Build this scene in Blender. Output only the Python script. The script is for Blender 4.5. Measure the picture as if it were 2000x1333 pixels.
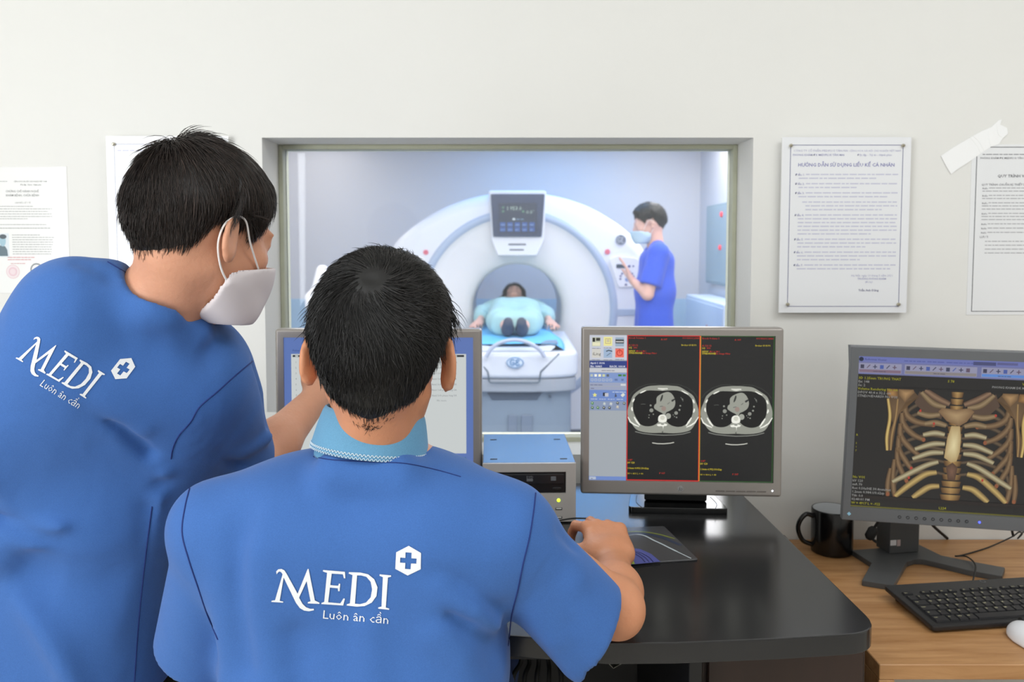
import bpy, bmesh, math, random
import numpy as np
from mathutils import Vector, Matrix, geometry
from mathutils.bvhtree import BVHTree

for o in list(bpy.data.objects):
    bpy.data.objects.remove(o)
S = bpy.context.scene
COL = S.collection
PI = math.pi
random.seed(7)
rng = np.random.default_rng(11)

# ---------------------------------------------------------------- camera
FPX, CX, CY = 1650.0, 1000.0, 585.0
TAN = 0.0635
TH = math.atan(TAN)
CAMZ = 1.28
cd = bpy.data.cameras.new('camera')
cam = bpy.data.objects.new('camera', cd)
COL.objects.link(cam)
cam.location = (0, 0, CAMZ)
cam.rotation_euler = (PI/2 - TH, 0, 0)
cd.sensor_width = 36
cd.lens = 36*FPX/2000
cd.shift_y = -(666.5-CY)/2000
cd.clip_start = 0.02
cd.dof.use_dof = True
cd.dof.focus_distance = 1.13
cd.dof.aperture_fstop = 7.5
S.camera = cam

# ---------------------------------------------------------------- exposure, world
S.view_settings.view_transform = 'Standard'
S.view_settings.look = 'None'
S.view_settings.exposure = 0.0
S.view_settings.gamma = 1
S.view_settings.use_curve_mapping = False
w = bpy.data.worlds.new('world')
S.world = w
w.use_nodes = True
w.node_tree.nodes['Background'].inputs[0].default_value = (0.9, 0.95, 1, 1)
w.node_tree.nodes['Background'].inputs[1].default_value = 0.3

def area(name, loc, size, power, color, rot=(0, 0, 0)):
    l = bpy.data.lights.new(name, 'AREA')
    l.shape = 'RECTANGLE'
    l.size, l.size_y = size
    l.energy = power
    l.color = color
    o = bpy.data.objects.new(name, l)
    o.location = loc
    o.rotation_euler = rot
    COL.objects.link(o)
    return o

# ceiling lamps of the control room, the exam room's lamps
WARM = (0.955, 0.985, 1.0)
area('ceiling_lamp_light', (-1.2, 0.2, 2.66), (1.2, 0.6), 6, WARM)
area('ceiling_lamp_light', (0.3, -0.2, 2.66), (1.2, 0.6), 9, WARM)
area('ceiling_lamp_light', (1.5, 0.4, 2.66), (1.2, 0.6), 18, WARM)
area('ceiling_lamp_light', (0.2, -1.3, 2.66), (2.4, 0.8), 12, WARM)
area('bounced_flash_light', (-1.75, -0.6, 1.35), (1.2, 1.3), 37, WARM, (math.radians(88), 0, math.radians(-36)))
COOL = (1.0, 0.95, 0.90)
area('exam_lamp_light', (-1.2, 4.4, 2.33), (1.2, 1.2), 33, COOL)
area('exam_lamp_light', (0.9, 4.1, 2.33), (1.2, 1.2), 33, COOL)
area('exam_lamp_light', (-0.1, 3.0, 2.33), (2.4, 0.5), 62, COOL)
area('exam_lamp_light', (-1.9, 7.0, 2.33), (0.8, 2.4), 16, COOL)
area('exam_lamp_light', (1.45, 6.4, 2.33), (0.6, 2.4), 38, COOL)

# ---------------------------------------------------------------- pixel helpers
def ray(px, py):
    dx = (px-CX)/FPX
    dz = (CY-py)/FPX
    return Vector((dx, math.cos(TH)+dz*math.sin(TH), -math.sin(TH)+dz*math.cos(TH)))
def P(px, py, Y):
    d = ray(px, py)
    return Vector((0, 0, CAMZ)) + d*(Y/d.y)
def G(px, py, z):
    d = ray(px, py)
    return Vector((0, 0, CAMZ)) + d*((z-CAMZ)/d.z)
def PA(px, py, Y):
    return np.array(P(px, py, Y))

# ---------------------------------------------------------------- materials
def lin(c):
    r = []
    for v in c[:3]:
        v = v/255.0
        r.append(v/12.92 if v <= 0.04045 else ((v+0.055)/1.055)**2.4)
    return tuple(r)+(1.0,)
MATS = {}
def mat(name, col, rough=0.5, metal=0.0, spec=0.5, emit=None, es=0.0, var=0.0, vscale=8.0, bump=0.0, bscale=60.0,
        sss=0.0, sheen=0.0, coat=0.0, stretch=None):
    if name in MATS:
        return MATS[name]
    m = bpy.data.materials.new(name)
    m.use_nodes = True
    nt = m.node_tree
    b = nt.nodes['Principled BSDF']
    b.inputs['Base Color'].default_value = lin(col)
    b.inputs['Roughness'].default_value = rough
    b.inputs['Metallic'].default_value = metal
    b.inputs['Specular IOR Level'].default_value = spec
    if sss:
        b.inputs['Subsurface Weight'].default_value = sss
        b.inputs['Subsurface Radius'].default_value = (1.0, 0.35, 0.2)
        b.inputs['Subsurface Scale'].default_value = 0.01
    if sheen:
        b.inputs['Sheen Weight'].default_value = sheen
    if coat:
        b.inputs['Coat Weight'].default_value = coat
        b.inputs['Coat Roughness'].default_value = 0.2
    if emit is not None:
        b.inputs['Emission Color'].default_value = lin(emit)
        b.inputs['Emission Strength'].default_value = es
    tc = None
    if var or bump:
        tc = nt.nodes.new('ShaderNodeTexCoord')
        mp = nt.nodes.new('ShaderNodeMapping')
        nt.links.new(tc.outputs['Object'], mp.inputs[0])
        if stretch:
            mp.inputs['Scale'].default_value = stretch
    if var:
        n = nt.nodes.new('ShaderNodeTexNoise')
        n.inputs['Scale'].default_value = vscale
        n.inputs['Detail'].default_value = 4
        nt.links.new(mp.outputs[0], n.inputs['Vector'])
        r = nt.nodes.new('ShaderNodeMapRange')
        r.inputs[1].default_value = 0.25
        r.inputs[2].default_value = 0.75
        r.inputs[3].default_value = 1-var
        r.inputs[4].default_value = 1+var
        nt.links.new(n.outputs[0], r.inputs[0])
        mx = nt.nodes.new('ShaderNodeMix')
        mx.data_type = 'RGBA'
        mx.blend_type = 'MULTIPLY'
        mx.inputs[0].default_value = 1
        mx.inputs[6].default_value = lin(col)
        nt.links.new(r.outputs[0], mx.inputs[7])
        nt.links.new(mx.outputs[2], b.inputs['Base Color'])
    if bump:
        n = nt.nodes.new('ShaderNodeTexNoise')
        n.inputs['Scale'].default_value = bscale
        n.inputs['Detail'].default_value = 3
        nt.links.new(mp.outputs[0], n.inputs['Vector'])
        bp = nt.nodes.new('ShaderNodeBump')
        bp.inputs['Strength'].default_value = bump
        bp.inputs['Distance'].default_value = 0.01
        nt.links.new(n.outputs[0], bp.inputs['Height'])
        nt.links.new(bp.outputs[0], b.inputs['Normal'])
    MATS[name] = m
    return m

def colour_mat(name, emission, rough=0.5, strength=1.0, coat=0.0):
    """reads the flat drawing colours stored on a canvas mesh; emission for lit screens, base colour for paper"""
    if name in MATS:
        return MATS[name]
    m = bpy.data.materials.new(name)
    m.use_nodes = True
    nt = m.node_tree
    b = nt.nodes['Principled BSDF']
    a = nt.nodes.new('ShaderNodeAttribute')
    a.attribute_name = 'ink'
    b.inputs['Roughness'].default_value = rough
    if emission:
        b.inputs['Base Color'].default_value = (0.012, 0.012, 0.012, 1)
        nt.links.new(a.outputs['Color'], b.inputs['Emission Color'])
        b.inputs['Emission Strength'].default_value = strength
        b.inputs['Specular IOR Level'].default_value = 0.35
    else:
        nt.links.new(a.outputs['Color'], b.inputs['Base Color'])
    if coat:
        b.inputs['Coat Weight'].default_value = coat
        b.inputs['Coat Roughness'].default_value = 0.12
    MATS[name] = m
    return m

# ---------------------------------------------------------------- object helpers
def props(o, label=None, cat=None, group=None, kind=None):
    if label: o['label'] = label
    if cat: o['category'] = cat
    if group: o['group'] = group
    if kind: o['kind'] = kind
    return o
def link(name, me, m, parent=None, smooth=None):
    o = bpy.data.objects.new(name, me)
    COL.objects.link(o)
    if m is not None:
        me.materials.append(m)
    if smooth is not None and len(me.polygons):
        me.polygons.foreach_set('use_smooth', [True]*len(me.polygons))
        if smooth < 180:
            me.set_sharp_from_angle(angle=math.radians(smooth))
    if parent is not None:
        o.parent = parent
    return o
def obj(name, bm, m, parent=None, smooth=35, loc=None):
    me = bpy.data.meshes.new(name)
    bmesh.ops.recalc_face_normals(bm, faces=bm.faces)
    bm.to_mesh(me)
    bm.free()
    o = link(name, me, m, parent, smooth)
    if smooth is not None and 20 < smooth < 59:
        wn = o.modifiers.new('w', 'WEIGHTED_NORMAL')
        wn.keep_sharp = True
    if loc is not None:
        o.location = loc
    return o
def thing(name, label, cat, loc=(0, 0, 0), rotz=0.0, group=None, rot=None):
    o = bpy.data.objects.new(name, None)
    COL.objects.link(o)
    o.empty_display_size = 0.05
    o.location = loc
    o.rotation_euler = rot if rot else (0, 0, rotz)
    return props(o, label, cat, group)
def structure(o):
    o['kind'] = 'structure'
    return o
def NB():
    return bmesh.new()
def xf(vs, M):
    if M is not None:
        for v in vs:
            v.co = M @ v.co
def box(bm, x0, x1, y0, y1, z0, z1, bev=0.0, seg=2, M=None):
    t = bmesh.new()
    bmesh.ops.create_cube(t, size=1)
    for v in t.verts:
        v.co = Vector(((x0+x1)/2+v.co.x*(x1-x0), (y0+y1)/2+v.co.y*(y1-y0), (z0+z1)/2+v.co.z*(z1-z0)))
    if bev:
        bmesh.ops.bevel(t, geom=list(t.edges), offset=bev, segments=seg, profile=0.5, affect='EDGES')
    merge(bm, t, M)
def merge(bm, t, M=None):
    xf(t.verts, M)
    me = bpy.data.meshes.new('tmp')
    t.to_mesh(me)
    t.free()
    bm.from_mesh(me)
    bpy.data.meshes.remove(me)
def prism(bm, pts, z0, z1, bev=0.0, seg=2, M=None):
    """outline in xy extruded between z0 and z1, rims bevelled"""
    t = bmesh.new()
    lo = [t.verts.new((p[0], p[1], z0)) for p in pts]
    hi = [t.verts.new((p[0], p[1], z1)) for p in pts]
    n = len(pts)
    t.faces.new(lo[::-1])
    t.faces.new(hi)
    for i in range(n):
        t.faces.new((lo[i], lo[(i+1) % n], hi[(i+1) % n], hi[i]))
    bmesh.ops.recalc_face_normals(t, faces=t.faces)
    if bev:
        ed = [e for e in t.edges if abs(e.verts[0].co.z-e.verts[1].co.z) < 1e-7]
        bmesh.ops.bevel(t, geom=ed, offset=bev, segments=seg, profile=0.5, affect='EDGES')
    merge(bm, t, M)
def tube(bm, pts, r, seg=10, cap=True, M=None, closed=False):
    t = bmesh.new()
    pts = [Vector(p) for p in pts]
    n = len(pts)
    rs = r if isinstance(r, (list, tuple)) else [r]*n
    rings = []
    up = None
    for i, p in enumerate(pts):
        if closed:
            d = pts[(i+1) % n]-pts[i-1]
        else:
            d = (pts[min(i+1, n-1)]-pts[max(i-1, 0)])
        d.normalize()
        if up is None:
            up = Vector((0, 0, 1)) if abs(d.z) < 0.9 else Vector((1, 0, 0))
        a = d.cross(up)
        if a.length < 1e-6:
            a = d.orthogonal()
        a.normalize()
        up = a.cross(d).normalized()
        rings.append([t.verts.new(p+rs[i]*(a*math.cos(2*PI*k/seg)+up*math.sin(2*PI*k/seg))) for k in range(seg)])
    for i in range(n if closed else n-1):
        for k in range(seg):
            A, B = rings[i], rings[(i+1) % n]
            t.faces.new((A[k], A[(k+1) % seg], B[(k+1) % seg], B[k]))
    if cap and not closed:
        t.faces.new(rings[0][::-1])
        t.faces.new(rings[-1])
    merge(bm, t, M)
def lathe(bm, prof, seg=32, M=None, a0=0.0, a1=2*PI):
    """profile of (radius, height) turned about z"""
    t = bmesh.new()
    full = abs(a1-a0-2*PI) < 1e-6
    n = seg if full else seg+1
    rings = []
    for (r, z) in prof:
        if r < 1e-6:
            rings.append([t.verts.new((0, 0, z))])
        else:
            rings.append([t.verts.new((r*math.cos(a0+(a1-a0)*k/seg), r*math.sin(a0+(a1-a0)*k/seg), z)) for k in range(n)])
    for A, B in zip(rings[:-1], rings[1:]):
        for k in range(seg):
            k2 = (k+1) % n if full else k+1
            if len(A) == 1 and len(B) == 1: continue
            if len(A) == 1: t.faces.new((A[0], B[k2], B[k]))
            elif len(B) == 1: t.faces.new((A[k], A[k2], B[0]))
            else: t.faces.new((A[k], A[k2], B[k2], B[k]))
    merge(bm, t, M)
def smooth_path(pts, n=8):
    """catmull-rom through the points"""
    pts = [Vector(p) for p in pts]
    out = []
    q = [pts[0]*2-pts[1]]+pts+[pts[-1]*2-pts[-2]]
    for i in range(1, len(q)-2):
        for k in range(n):
            t = k/n
            a, b, c, d = q[i-1], q[i], q[i+1], q[i+2]
            out.append(0.5*((2*b)+(c-a)*t+(2*a-5*b+4*c-d)*t*t+(3*b-a-3*c+d)*t**3))
    out.append(pts[-1])
    return out
def T(x, y, z):
    return Matrix.Translation((x, y, z))
def R(a, ax):
    return Matrix.Rotation(a, 4, ax)

# ---------------------------------------------------------------- flat drawings (screens, printed paper)
_glyph = {}
def text_mesh(s, bold=0.0):
    key = (s, bold)
    if key not in _glyph:
        cu = bpy.data.curves.new('t', 'FONT')
        cu.body = s
        cu.size = 1
        cu.resolution_u = 1
        cu.offset = bold
        o = bpy.data.objects.new('t', cu)
        me = o.to_mesh()
        vs = [(v.co.x, v.co.y) for v in me.vertices]
        fs = [tuple(p.vertices) for p in me.polygons]
        wd = max([v[0] for v in vs], default=0)
        o.to_mesh_clear()
        bpy.data.objects.remove(o)
        bpy.data.curves.remove(cu)
        _glyph[key] = (vs, fs, wd)
    return _glyph[key]
class Canvas:
    """u to the right, v downward, in its own units"""
    def __init__(s, w, h, bg, eps=0.00012):
        s.w, s.h, s.eps = w, h, eps
        s.v, s.f, s.c = [], [], []
        s.rect(0, 0, w, h, bg, 0)
    def add(s, pts, faces, c, l):
        o = len(s.v)
        cl = isinstance(c, list)
        for i, p in enumerate(pts):
            s.v.append((p[0], p[1], l))
            s.c.append(lin(c[i] if cl else c))
        for f in faces:
            s.f.append(tuple(o+k for k in f))
    def rect(s, x0, y0, x1, y1, c, l=1):
        s.add([(x0, y0), (x1, y0), (x1, y1), (x0, y1)], [(3, 2, 1, 0)], c, l)
    def frame(s, x0, y0, x1, y1, t, c, l=1):
        s.rect(x0, y0, x1, y0+t, c, l); s.rect(x0, y1-t, x1, y1, c, l)
        s.rect(x0, y0+t, x0+t, y1-t, c, l); s.rect(x1-t, y0+t, x1, y1-t, c, l)
    def poly(s, pts, c, l=1):
        tr = geometry.tessellate_polygon([[Vector((p[0], p[1], 0)) for p in pts]])
        s.add(pts, tr, c, l)
    def ell(s, cx, cy, rx, ry, c, l=1, rot=0.0, n=28, rim=None):
        cs, sn = math.cos(rot), math.sin(rot)
        pts = [(cx, cy)]+[(cx+rx*math.cos(2*PI*k/n)*cs-ry*math.sin(2*PI*k/n)*sn, cy+rx*math.cos(2*PI*k/n)*sn+ry*math.sin(2*PI*k/n)*cs) for k in range(n)]
        s.add(pts, [(0, 1+(k+1) % n, 1+k) for k in range(n)], [c]+[rim]*n if rim else c, l)
    def line(s, pts, wd, c, l=1, edge=None, closed=False):
        """stroke; edge = colour at its two rims, blending to c in the middle"""
        n = len(pts)
        wds = wd if isinstance(wd, (list, tuple)) else [wd]*n
        V = []
        C = []
        for i in range(n):
            a = pts[(i-1) % n] if closed else pts[max(i-1, 0)]
            b = pts[(i+1) % n] if closed else pts[min(i+1, n-1)]
            dx, dy = b[0]-a[0], b[1]-a[1]
            L = math.hypot(dx, dy) or 1
            nx, ny = -dy/L*wds[i]/2, dx/L*wds[i]/2
            V += [(pts[i][0]+nx, pts[i][1]+ny), pts[i], (pts[i][0]-nx, pts[i][1]-ny)]
            C += [edge or c, c, edge or c]
        F = []
        for i in range(n if closed else n-1):
            j = (i+1) % n
            F += [(3*i, 3*i+1, 3*j+1, 3*j), (3*i+1, 3*i+2, 3*j+2, 3*j+1)]
        s.add(V, F, C, l)
    def text(s, t, x, y, size, c, l=2, align=0, bold=0.0, sx=1.0, rot=0.0):
        vs, fs, wd = text_mesh(t, bold)
        ox = -wd*align
        cs, sn = math.cos(rot), math.sin(rot)
        s.add([(x+((a+ox)*cs*sx+b*sn)*size, y-(b*cs-(a+ox)*sx*sn)*size) for a, b in vs], fs, c, l)
        return wd*size*sx
    def words(s, x0, y, x1, size, c, l=2, seed=0):
        """a line of print too small to read: word-long smudges"""
        r = random.Random(seed)
        x = x0
        while x < x1-size*0.5:
            n = r.uniform(1.0, 3.4)*size
            e = min(x+n, x1)
            s.rect(x, y-size*0.30, e, y+size*0.12, c, l)
            x = e+size*0.38
    def build(s, name, m, W, H, parent=None, M=None):
        """W x H metres, centred, in the xz plane facing -y"""
        me = bpy.data.meshes.new(name)
        vs = [Vector(((a/s.w-0.5)*W, -l*s.eps, (0.5-b/s.h)*H)) for a, b, l in s.v]
        if M is not None:
            vs = [M @ v for v in vs]
        me.from_pydata([tuple(v) for v in vs], [], s.f)
        at = me.color_attributes.new('ink', 'FLOAT_COLOR', 'POINT')
        at.data.foreach_set('color', np.array(s.c, dtype=np.float32).ravel())
        me.update()
        o = bpy.data.objects.new(name, me)
        me.materials.append(m)
        COL.objects.link(o)
        if parent is not None:
            o.parent = parent
        return o

# ---------------------------------------------------------------- modelling by distance fields
def smin(a, b, k):
    if k <= 0: return np.minimum(a, b)
    h = np.clip(0.5+0.5*(b-a)/k, 0, 1)
    return b+(a-b)*h-k*h*(1-h)
def smax(a, b, k):
    return -smin(-a, -b, k)
def d_sph(p, c, r):
    return np.linalg.norm(p-np.asarray(c, dtype=np.float32), axis=-1)-r
def d_ell(p, c, r, M=None):
    q = p-np.asarray(c, dtype=np.float32)
    if M is not None:
        q = q @ np.asarray(M, dtype=np.float32)
    r = np.asarray(r, dtype=np.float32)
    k0 = np.linalg.norm(q/r, axis=-1)
    k1 = np.linalg.norm(q/(r*r), axis=-1)
    return k0*(k0-1.0)/np.maximum(k1, 1e-6)
def d_rc(p, a, b, ra, rb=None, flat=None):
    """tapered capsule; flat=(axis, factor) squashes the section along an axis"""
    if rb is None: rb = ra
    a = np.asarray(a, dtype=np.float32); b = np.asarray(b, dtype=np.float32)
    pa = p-a
    ba = b-a
    h = np.clip((pa @ ba)/max(float(ba @ ba), 1e-9), 0, 1)
    q = pa-h[..., None]*ba
    if flat is not None:
        ax = np.asarray(flat[0], dtype=np.float32)
        ax = ax/np.linalg.norm(ax)
        q = q+((q @ ax)*(1.0/flat[1]-1))[..., None]*ax
    return np.linalg.norm(q, axis=-1)-(ra+(rb-ra)*h)
def d_path(p, pts, rs, k=0.01, flat=None):
    d = None
    for i in range(len(pts)-1):
        e = d_rc(p, pts[i], pts[i+1], rs[i], rs[i+1], flat)
        d = e if d is None else smin(d, e, k)
    return d
def d_box(p, c, hf, M=None, r=0.0):
    q = p-np.asarray(c, dtype=np.float32)
    if M is not None:
        q = q @ np.asarray(M, dtype=np.float32)
    q = np.abs(q)-(np.asarray(hf, dtype=np.float32)-r)
    return np.linalg.norm(np.maximum(q, 0), axis=-1)+np.minimum(q.max(axis=-1), 0)-r
def rotm(yaw=0, pitch=0, roll=0):
    """columns are the local axes; yaw about z (left +), pitch about x (up +), roll about y"""
    return np.array(Matrix.Rotation(yaw, 3, 'Z') @ Matrix.Rotation(pitch, 3, 'X') @ Matrix.Rotation(roll, 3, 'Y'))
def frame(fwd, up):
    f = Vector(fwd).normalized()
    r = f.cross(Vector(up)).normalized()
    u = r.cross(f)
    return np.array((r, f, u)).T
def surface(fn, lo, hi, h):
    lo = np.asarray(lo, dtype=float); hi = np.asarray(hi, dtype=float)
    n = np.maximum(np.ceil((hi-lo)/h).astype(int)+1, 3)
    ax = [lo[i]+h*np.arange(n[i]) for i in range(3)]
    V = np.empty(n, dtype=np.float32)
    step = max(1, int(400000/(n[1]*n[2])))
    for i in range(0, n[0], step):
        g = np.stack(np.meshgrid(ax[0][i:i+step], ax[1], ax[2], indexing='ij'), -1).astype(np.float32)
        V[i:i+step] = fn(g)
    V[0], V[-1], V[:, 0], V[:, -1], V[:, :, 0], V[:, :, -1] = [np.maximum(x, h*0.3) for x in (V[0], V[-1], V[:, 0], V[:, -1], V[:, :, 0], V[:, :, -1])]
    s = V < 0
    m = n-1
    acc = np.zeros((*m, 3)); cnt = np.zeros(m)
    def sl(o):
        return tuple(slice(o[i], o[i]+m[i]) for i in range(3))
    for a in range(3):
        for b in (0, 1):
            for c in (0, 1):
                o0 = [0, 0, 0]; oo = [i for i in range(3) if i != a]
                o0[oo[0]] = b; o0[oo[1]] = c
                o1 = list(o0); o1[a] = 1
                v0, v1 = V[sl(o0)], V[sl(o1)]
                cr = (v0 < 0) != (v1 < 0)
                t = np.where(cr, v0/np.where(v0 == v1, 1, v0-v1), 0)
                for i in range(3):
                    acc[..., i] += np.where(cr, (t if i == a else o0[i]), 0)
                cnt += cr
    act = cnt > 0
    idx = -np.ones(m, dtype=np.int64)
    idx[act] = np.arange(act.sum())
    ijk = np.argwhere(act)
    verts = lo+h*(ijk+acc[act]/cnt[act][:, None])
    faces = []
    for a in range(3):
        b, c = (a+1) % 3, (a+2) % 3
        lo_ = [slice(0, m[i]) for i in range(3)]
        lo_[b] = slice(1, m[b]); lo_[c] = slice(1, m[c])
        s0 = s[tuple(lo_)]
        l2 = list(lo_)
        l2[a] = slice(1, m[a]+1)
        s1 = s[tuple(l2)]
        for flip, msk in ((False, s0 & ~s1), (True, ~s0 & s1)):
            q = np.argwhere(msk)
            q[:, b] += 1; q[:, c] += 1
            def g(db, dc):
                r = q.copy(); r[:, b] -= db; r[:, c] -= dc
                return idx[r[:, 0], r[:, 1], r[:, 2]]
            f = np.stack([g(1, 1), g(0, 1), g(0, 0), g(1, 0)], 1)
            faces.append(f[:, ::-1] if flip else f)
    faces = np.concatenate(faces)
    faces = faces[(faces >= 0).all(1)]
    return verts, faces
def sdf_obj(name, fn, lo, hi, h, m, parent=None, relax=1):
    v, f = surface(fn, lo, hi, h)
    for _ in range(relax):
        s = np.zeros_like(v); c = np.zeros(len(v))
        for k in range(4):
            a, b = f[:, k], f[:, (k+1) % 4]
            for i in range(3):
                s[:, i] += np.bincount(a, v[b, i], len(v))+np.bincount(b, v[a, i], len(v))
            c += np.bincount(a, minlength=len(v))+np.bincount(b, minlength=len(v))
        v = v*0.5+0.5*s/np.maximum(c, 1)[:, None]
    me = bpy.data.meshes.new(name)
    me.from_pydata(v.tolist(), [], f.tolist())
    me.update()
    return link(name, me, m, parent, 180)
# ================================================================ THE ROOMS
WY = 1.95                      # face of the wall with the window
GY = 2.09                      # plane of its frame
XL, XR, YB, ZC = -2.3, 2.7, -1.9, 2.7
EX0, EX1, EY1, EZ0, EZ1 = -2.7, 1.86, 8.4, -0.2, 2.38
ox0, ox1 = P(512, 300, WY).x, P(1471, 300, WY).x
oz1, oz0 = P(1000, 269, WY).z, P(1000, 892, WY).z
m_wall = mat('white_paint', (232, 231, 227), 0.75, spec=0.3, var=0.012, vscale=3, bump=0.04, bscale=40)
m_reveal = mat('reveal_paint', (214, 216, 215), 0.7, spec=0.3, var=0.02, bump=0.05, bscale=30)
bm = NB()
box(bm, XL-0.1, ox0, WY, GY+0.06, 0, ZC)
box(bm, ox1, XR+0.1, WY, GY+0.06, 0, ZC)
box(bm, ox0, ox1, WY, GY+0.06, oz1, ZC)
box(bm, ox0, ox1, WY, GY+0.06, 0, oz0)
structure(obj('wall_front', bm, m_wall, smooth=None))
def slab(name, x0, x1, y0, y1, z0, z1, m):
    b = NB()
    box(b, x0, x1, y0, y1, z0, z1)
    return structure(obj(name, b, m, smooth=None))
slab('wall_left', XL-0.1, XL, YB, WY, 0, ZC, m_wall)
slab('wall_right', XR, XR+0.1, YB, WY, 0, ZC, m_wall)
slab('wall_back', XL-0.1, XR+0.1, YB-0.1, YB, 0, ZC, m_wall)
m_floor = mat('floor_tile', (196, 190, 180), 0.4, var=0.03)
slab('floor', XL-0.1, XR+0.1, YB-0.1, WY, -0.05, 0, m_floor)
slab('ceiling', XL-0.1, XR+0.1, YB-0.1, GY+0.06, ZC, ZC+0.05, mat('ceiling_paint', (240, 240, 238), 0.8))
# exam room
m_ex = mat('exam_paint', (210, 208, 210), 0.6, spec=0.3, var=0.012, vscale=1.5)
m_dado = mat('exam_dado', (176, 203, 222), 0.5, spec=0.3, var=0.012, vscale=1.5)
dz = P(600, 584, EY1).z
slab('wall_exam_back', EX0-0.1, EX1+0.1, EY1, EY1+0.1, dz, EZ1, m_ex)
slab('trim_dado', EX0, EX1, EY1-0.012, EY1+0.1, EZ0, dz, m_dado)
slab('wall_exam_right', EX1, EX1+0.1, GY+0.06, EY1, EZ0, EZ1, m_ex)
slab('wall_exam_left', EX0-0.1, EX0, GY+0.06, EY1, EZ0, EZ1, m_ex)
slab('floor_exam', EX0-0.1, EX1+0.1, GY+0.06, EY1+0.1, EZ0-0.05, EZ0, mat('exam_floor', (150, 166, 184), 0.3, var=0.03))
slab('ceiling_exam', EX0-0.1, EX1+0.1, GY+0.06, EY1+0.1, EZ1, EZ1+0.05, mat('exam_ceiling', (225, 232, 240), 0.8))
t = thing('ceiling_panel', 'backlit sky-blue panel in the scanner room ceiling', 'ceiling light', (0.45, 7.0, EZ1-0.06))
bm = NB(); box(bm, -0.75, 0.55, -0.95, 1.0, -0.01, 0.0)
obj('diffuser', bm, mat('sky_panel', (90, 170, 235), 0.5, emit=(135, 195, 255), es=3.4), t, None)
bm = NB()
for a in ((-0.8, 0.6, -1.0, -0.95), (-0.8, 0.6, 1.0, 1.05), (-0.8, -0.75, -0.95, 1.0), (0.55, 0.6, -0.95, 1.0)):
    box(bm, a[0], a[1], a[2], a[3], -0.02, 0.06)
obj('frame', bm, mat('white_metal', (235, 238, 240), 0.4), t, None)

# the observation window
w1 = thing('window_1', 'observation window looking from the control room onto the scanner', 'window', ((ox0+ox1)/2, GY, oz0))
w1['kind'] = 'structure'
ww, wh = ox1-ox0, oz1-oz0
bm = NB()
fw = 0.011
m_frame = mat('window_frame_paint', (190, 192, 170), 0.55, var=0.05, vscale=20)
for a in ((-ww/2, -ww/2+fw, 0, wh), (ww/2-fw, ww/2, 0, wh), (-ww/2+fw, ww/2-fw, wh-fw, wh), (-ww/2+fw, ww/2-fw, 0, fw*1.4)):
    box(bm, a[0], a[1], -0.008, 0.05, a[2], a[3], 0.002, 1)
obj('window_frame', bm, m_frame, w1)
bm = NB()
box(bm, -ww/2+fw, ww/2-fw, 0.02, 0.026, fw*1.4, wh-fw)
gm = bpy.data.materials.new('leaded_glass')
gm.use_nodes = True
nt = gm.node_tree
nt.nodes.clear()
out = nt.nodes.new('ShaderNodeOutputMaterial')
tr = nt.nodes.new('ShaderNodeBsdfTransparent'); tr.inputs[0].default_value = (0.97, 0.985, 1.0, 1)
gl = nt.nodes.new('ShaderNodeBsdfGlossy'); gl.inputs['Roughness'].default_value = 0.02
df = nt.nodes.new('ShaderNodeBsdfDiffuse'); df.inputs[0].default_value = (0.9, 0.92, 0.95, 1)
fr = nt.nodes.new('ShaderNodeFresnel'); fr.inputs[0].default_value = 1.35
m1 = nt.nodes.new('ShaderNodeMixShader'); m2 = nt.nodes.new('ShaderNodeMixShader')
m2.inputs[0].default_value = 0.045
nt.links.new(fr.outputs[0], m1.inputs[0]); nt.links.new(tr.outputs[0], m1.inputs[1]); nt.links.new(gl.outputs[0], m1.inputs[2])
nt.links.new(m1.outputs[0], m2.inputs[1]); nt.links.new(df.outputs[0], m2.inputs[2]); nt.links.new(m2.outputs[0], out.inputs[0])
obj('pane', bm, gm, w1, None)
bm = NB()
e = 0.004
box(bm, -ww/2+0.0005, ww/2-0.0005, WY-GY+0.001, -0.0085, 0.0004, 0.004, 0)
obj('sill', bm, m_reveal, w1, None)

# ---------------------------------------------------------------- printed sheets on the wall
m_paper = colour_mat('printed_paper', False, 0.45)
m_acr = colour_mat('printed_board', False, 0.35, coat=0.8)
m_pin = mat('chrome_pin', (190, 184, 165), 0.2, 1.0)
def sheet(name, label, corners, cv, thick=0.001, gap=0.0, m=m_paper, group=None, cat='notice', board=(238, 238, 236), margin=0.0):
    """corners = left, top, right, bottom pixels on the wall"""
    l, tp, r, b = corners
    a, c = P(l, tp, WY), P(r, b, WY)
    cx_, cz_ = (a.x+c.x)/2, (a.z+c.z)/2
    W, H = c.x-a.x, a.z-c.z
    t = thing(name, label, cat, (cx_, WY-gap-thick, cz_), group=group)
    bm = NB()
    box(bm, -W/2-margin, W/2+margin, 0.0002, thick, -H/2-margin, H/2+margin, min(0.0015, thick*0.3), 1)
    obj('backing', bm, mat('sheet_'+str(board), board, 0.3 if margin else 0.4, coat=0.3 if margin else 0), t)
    cv.build('print', m, W, H, t)
    return t, W, H
INK = (160, 160, 196)
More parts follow.
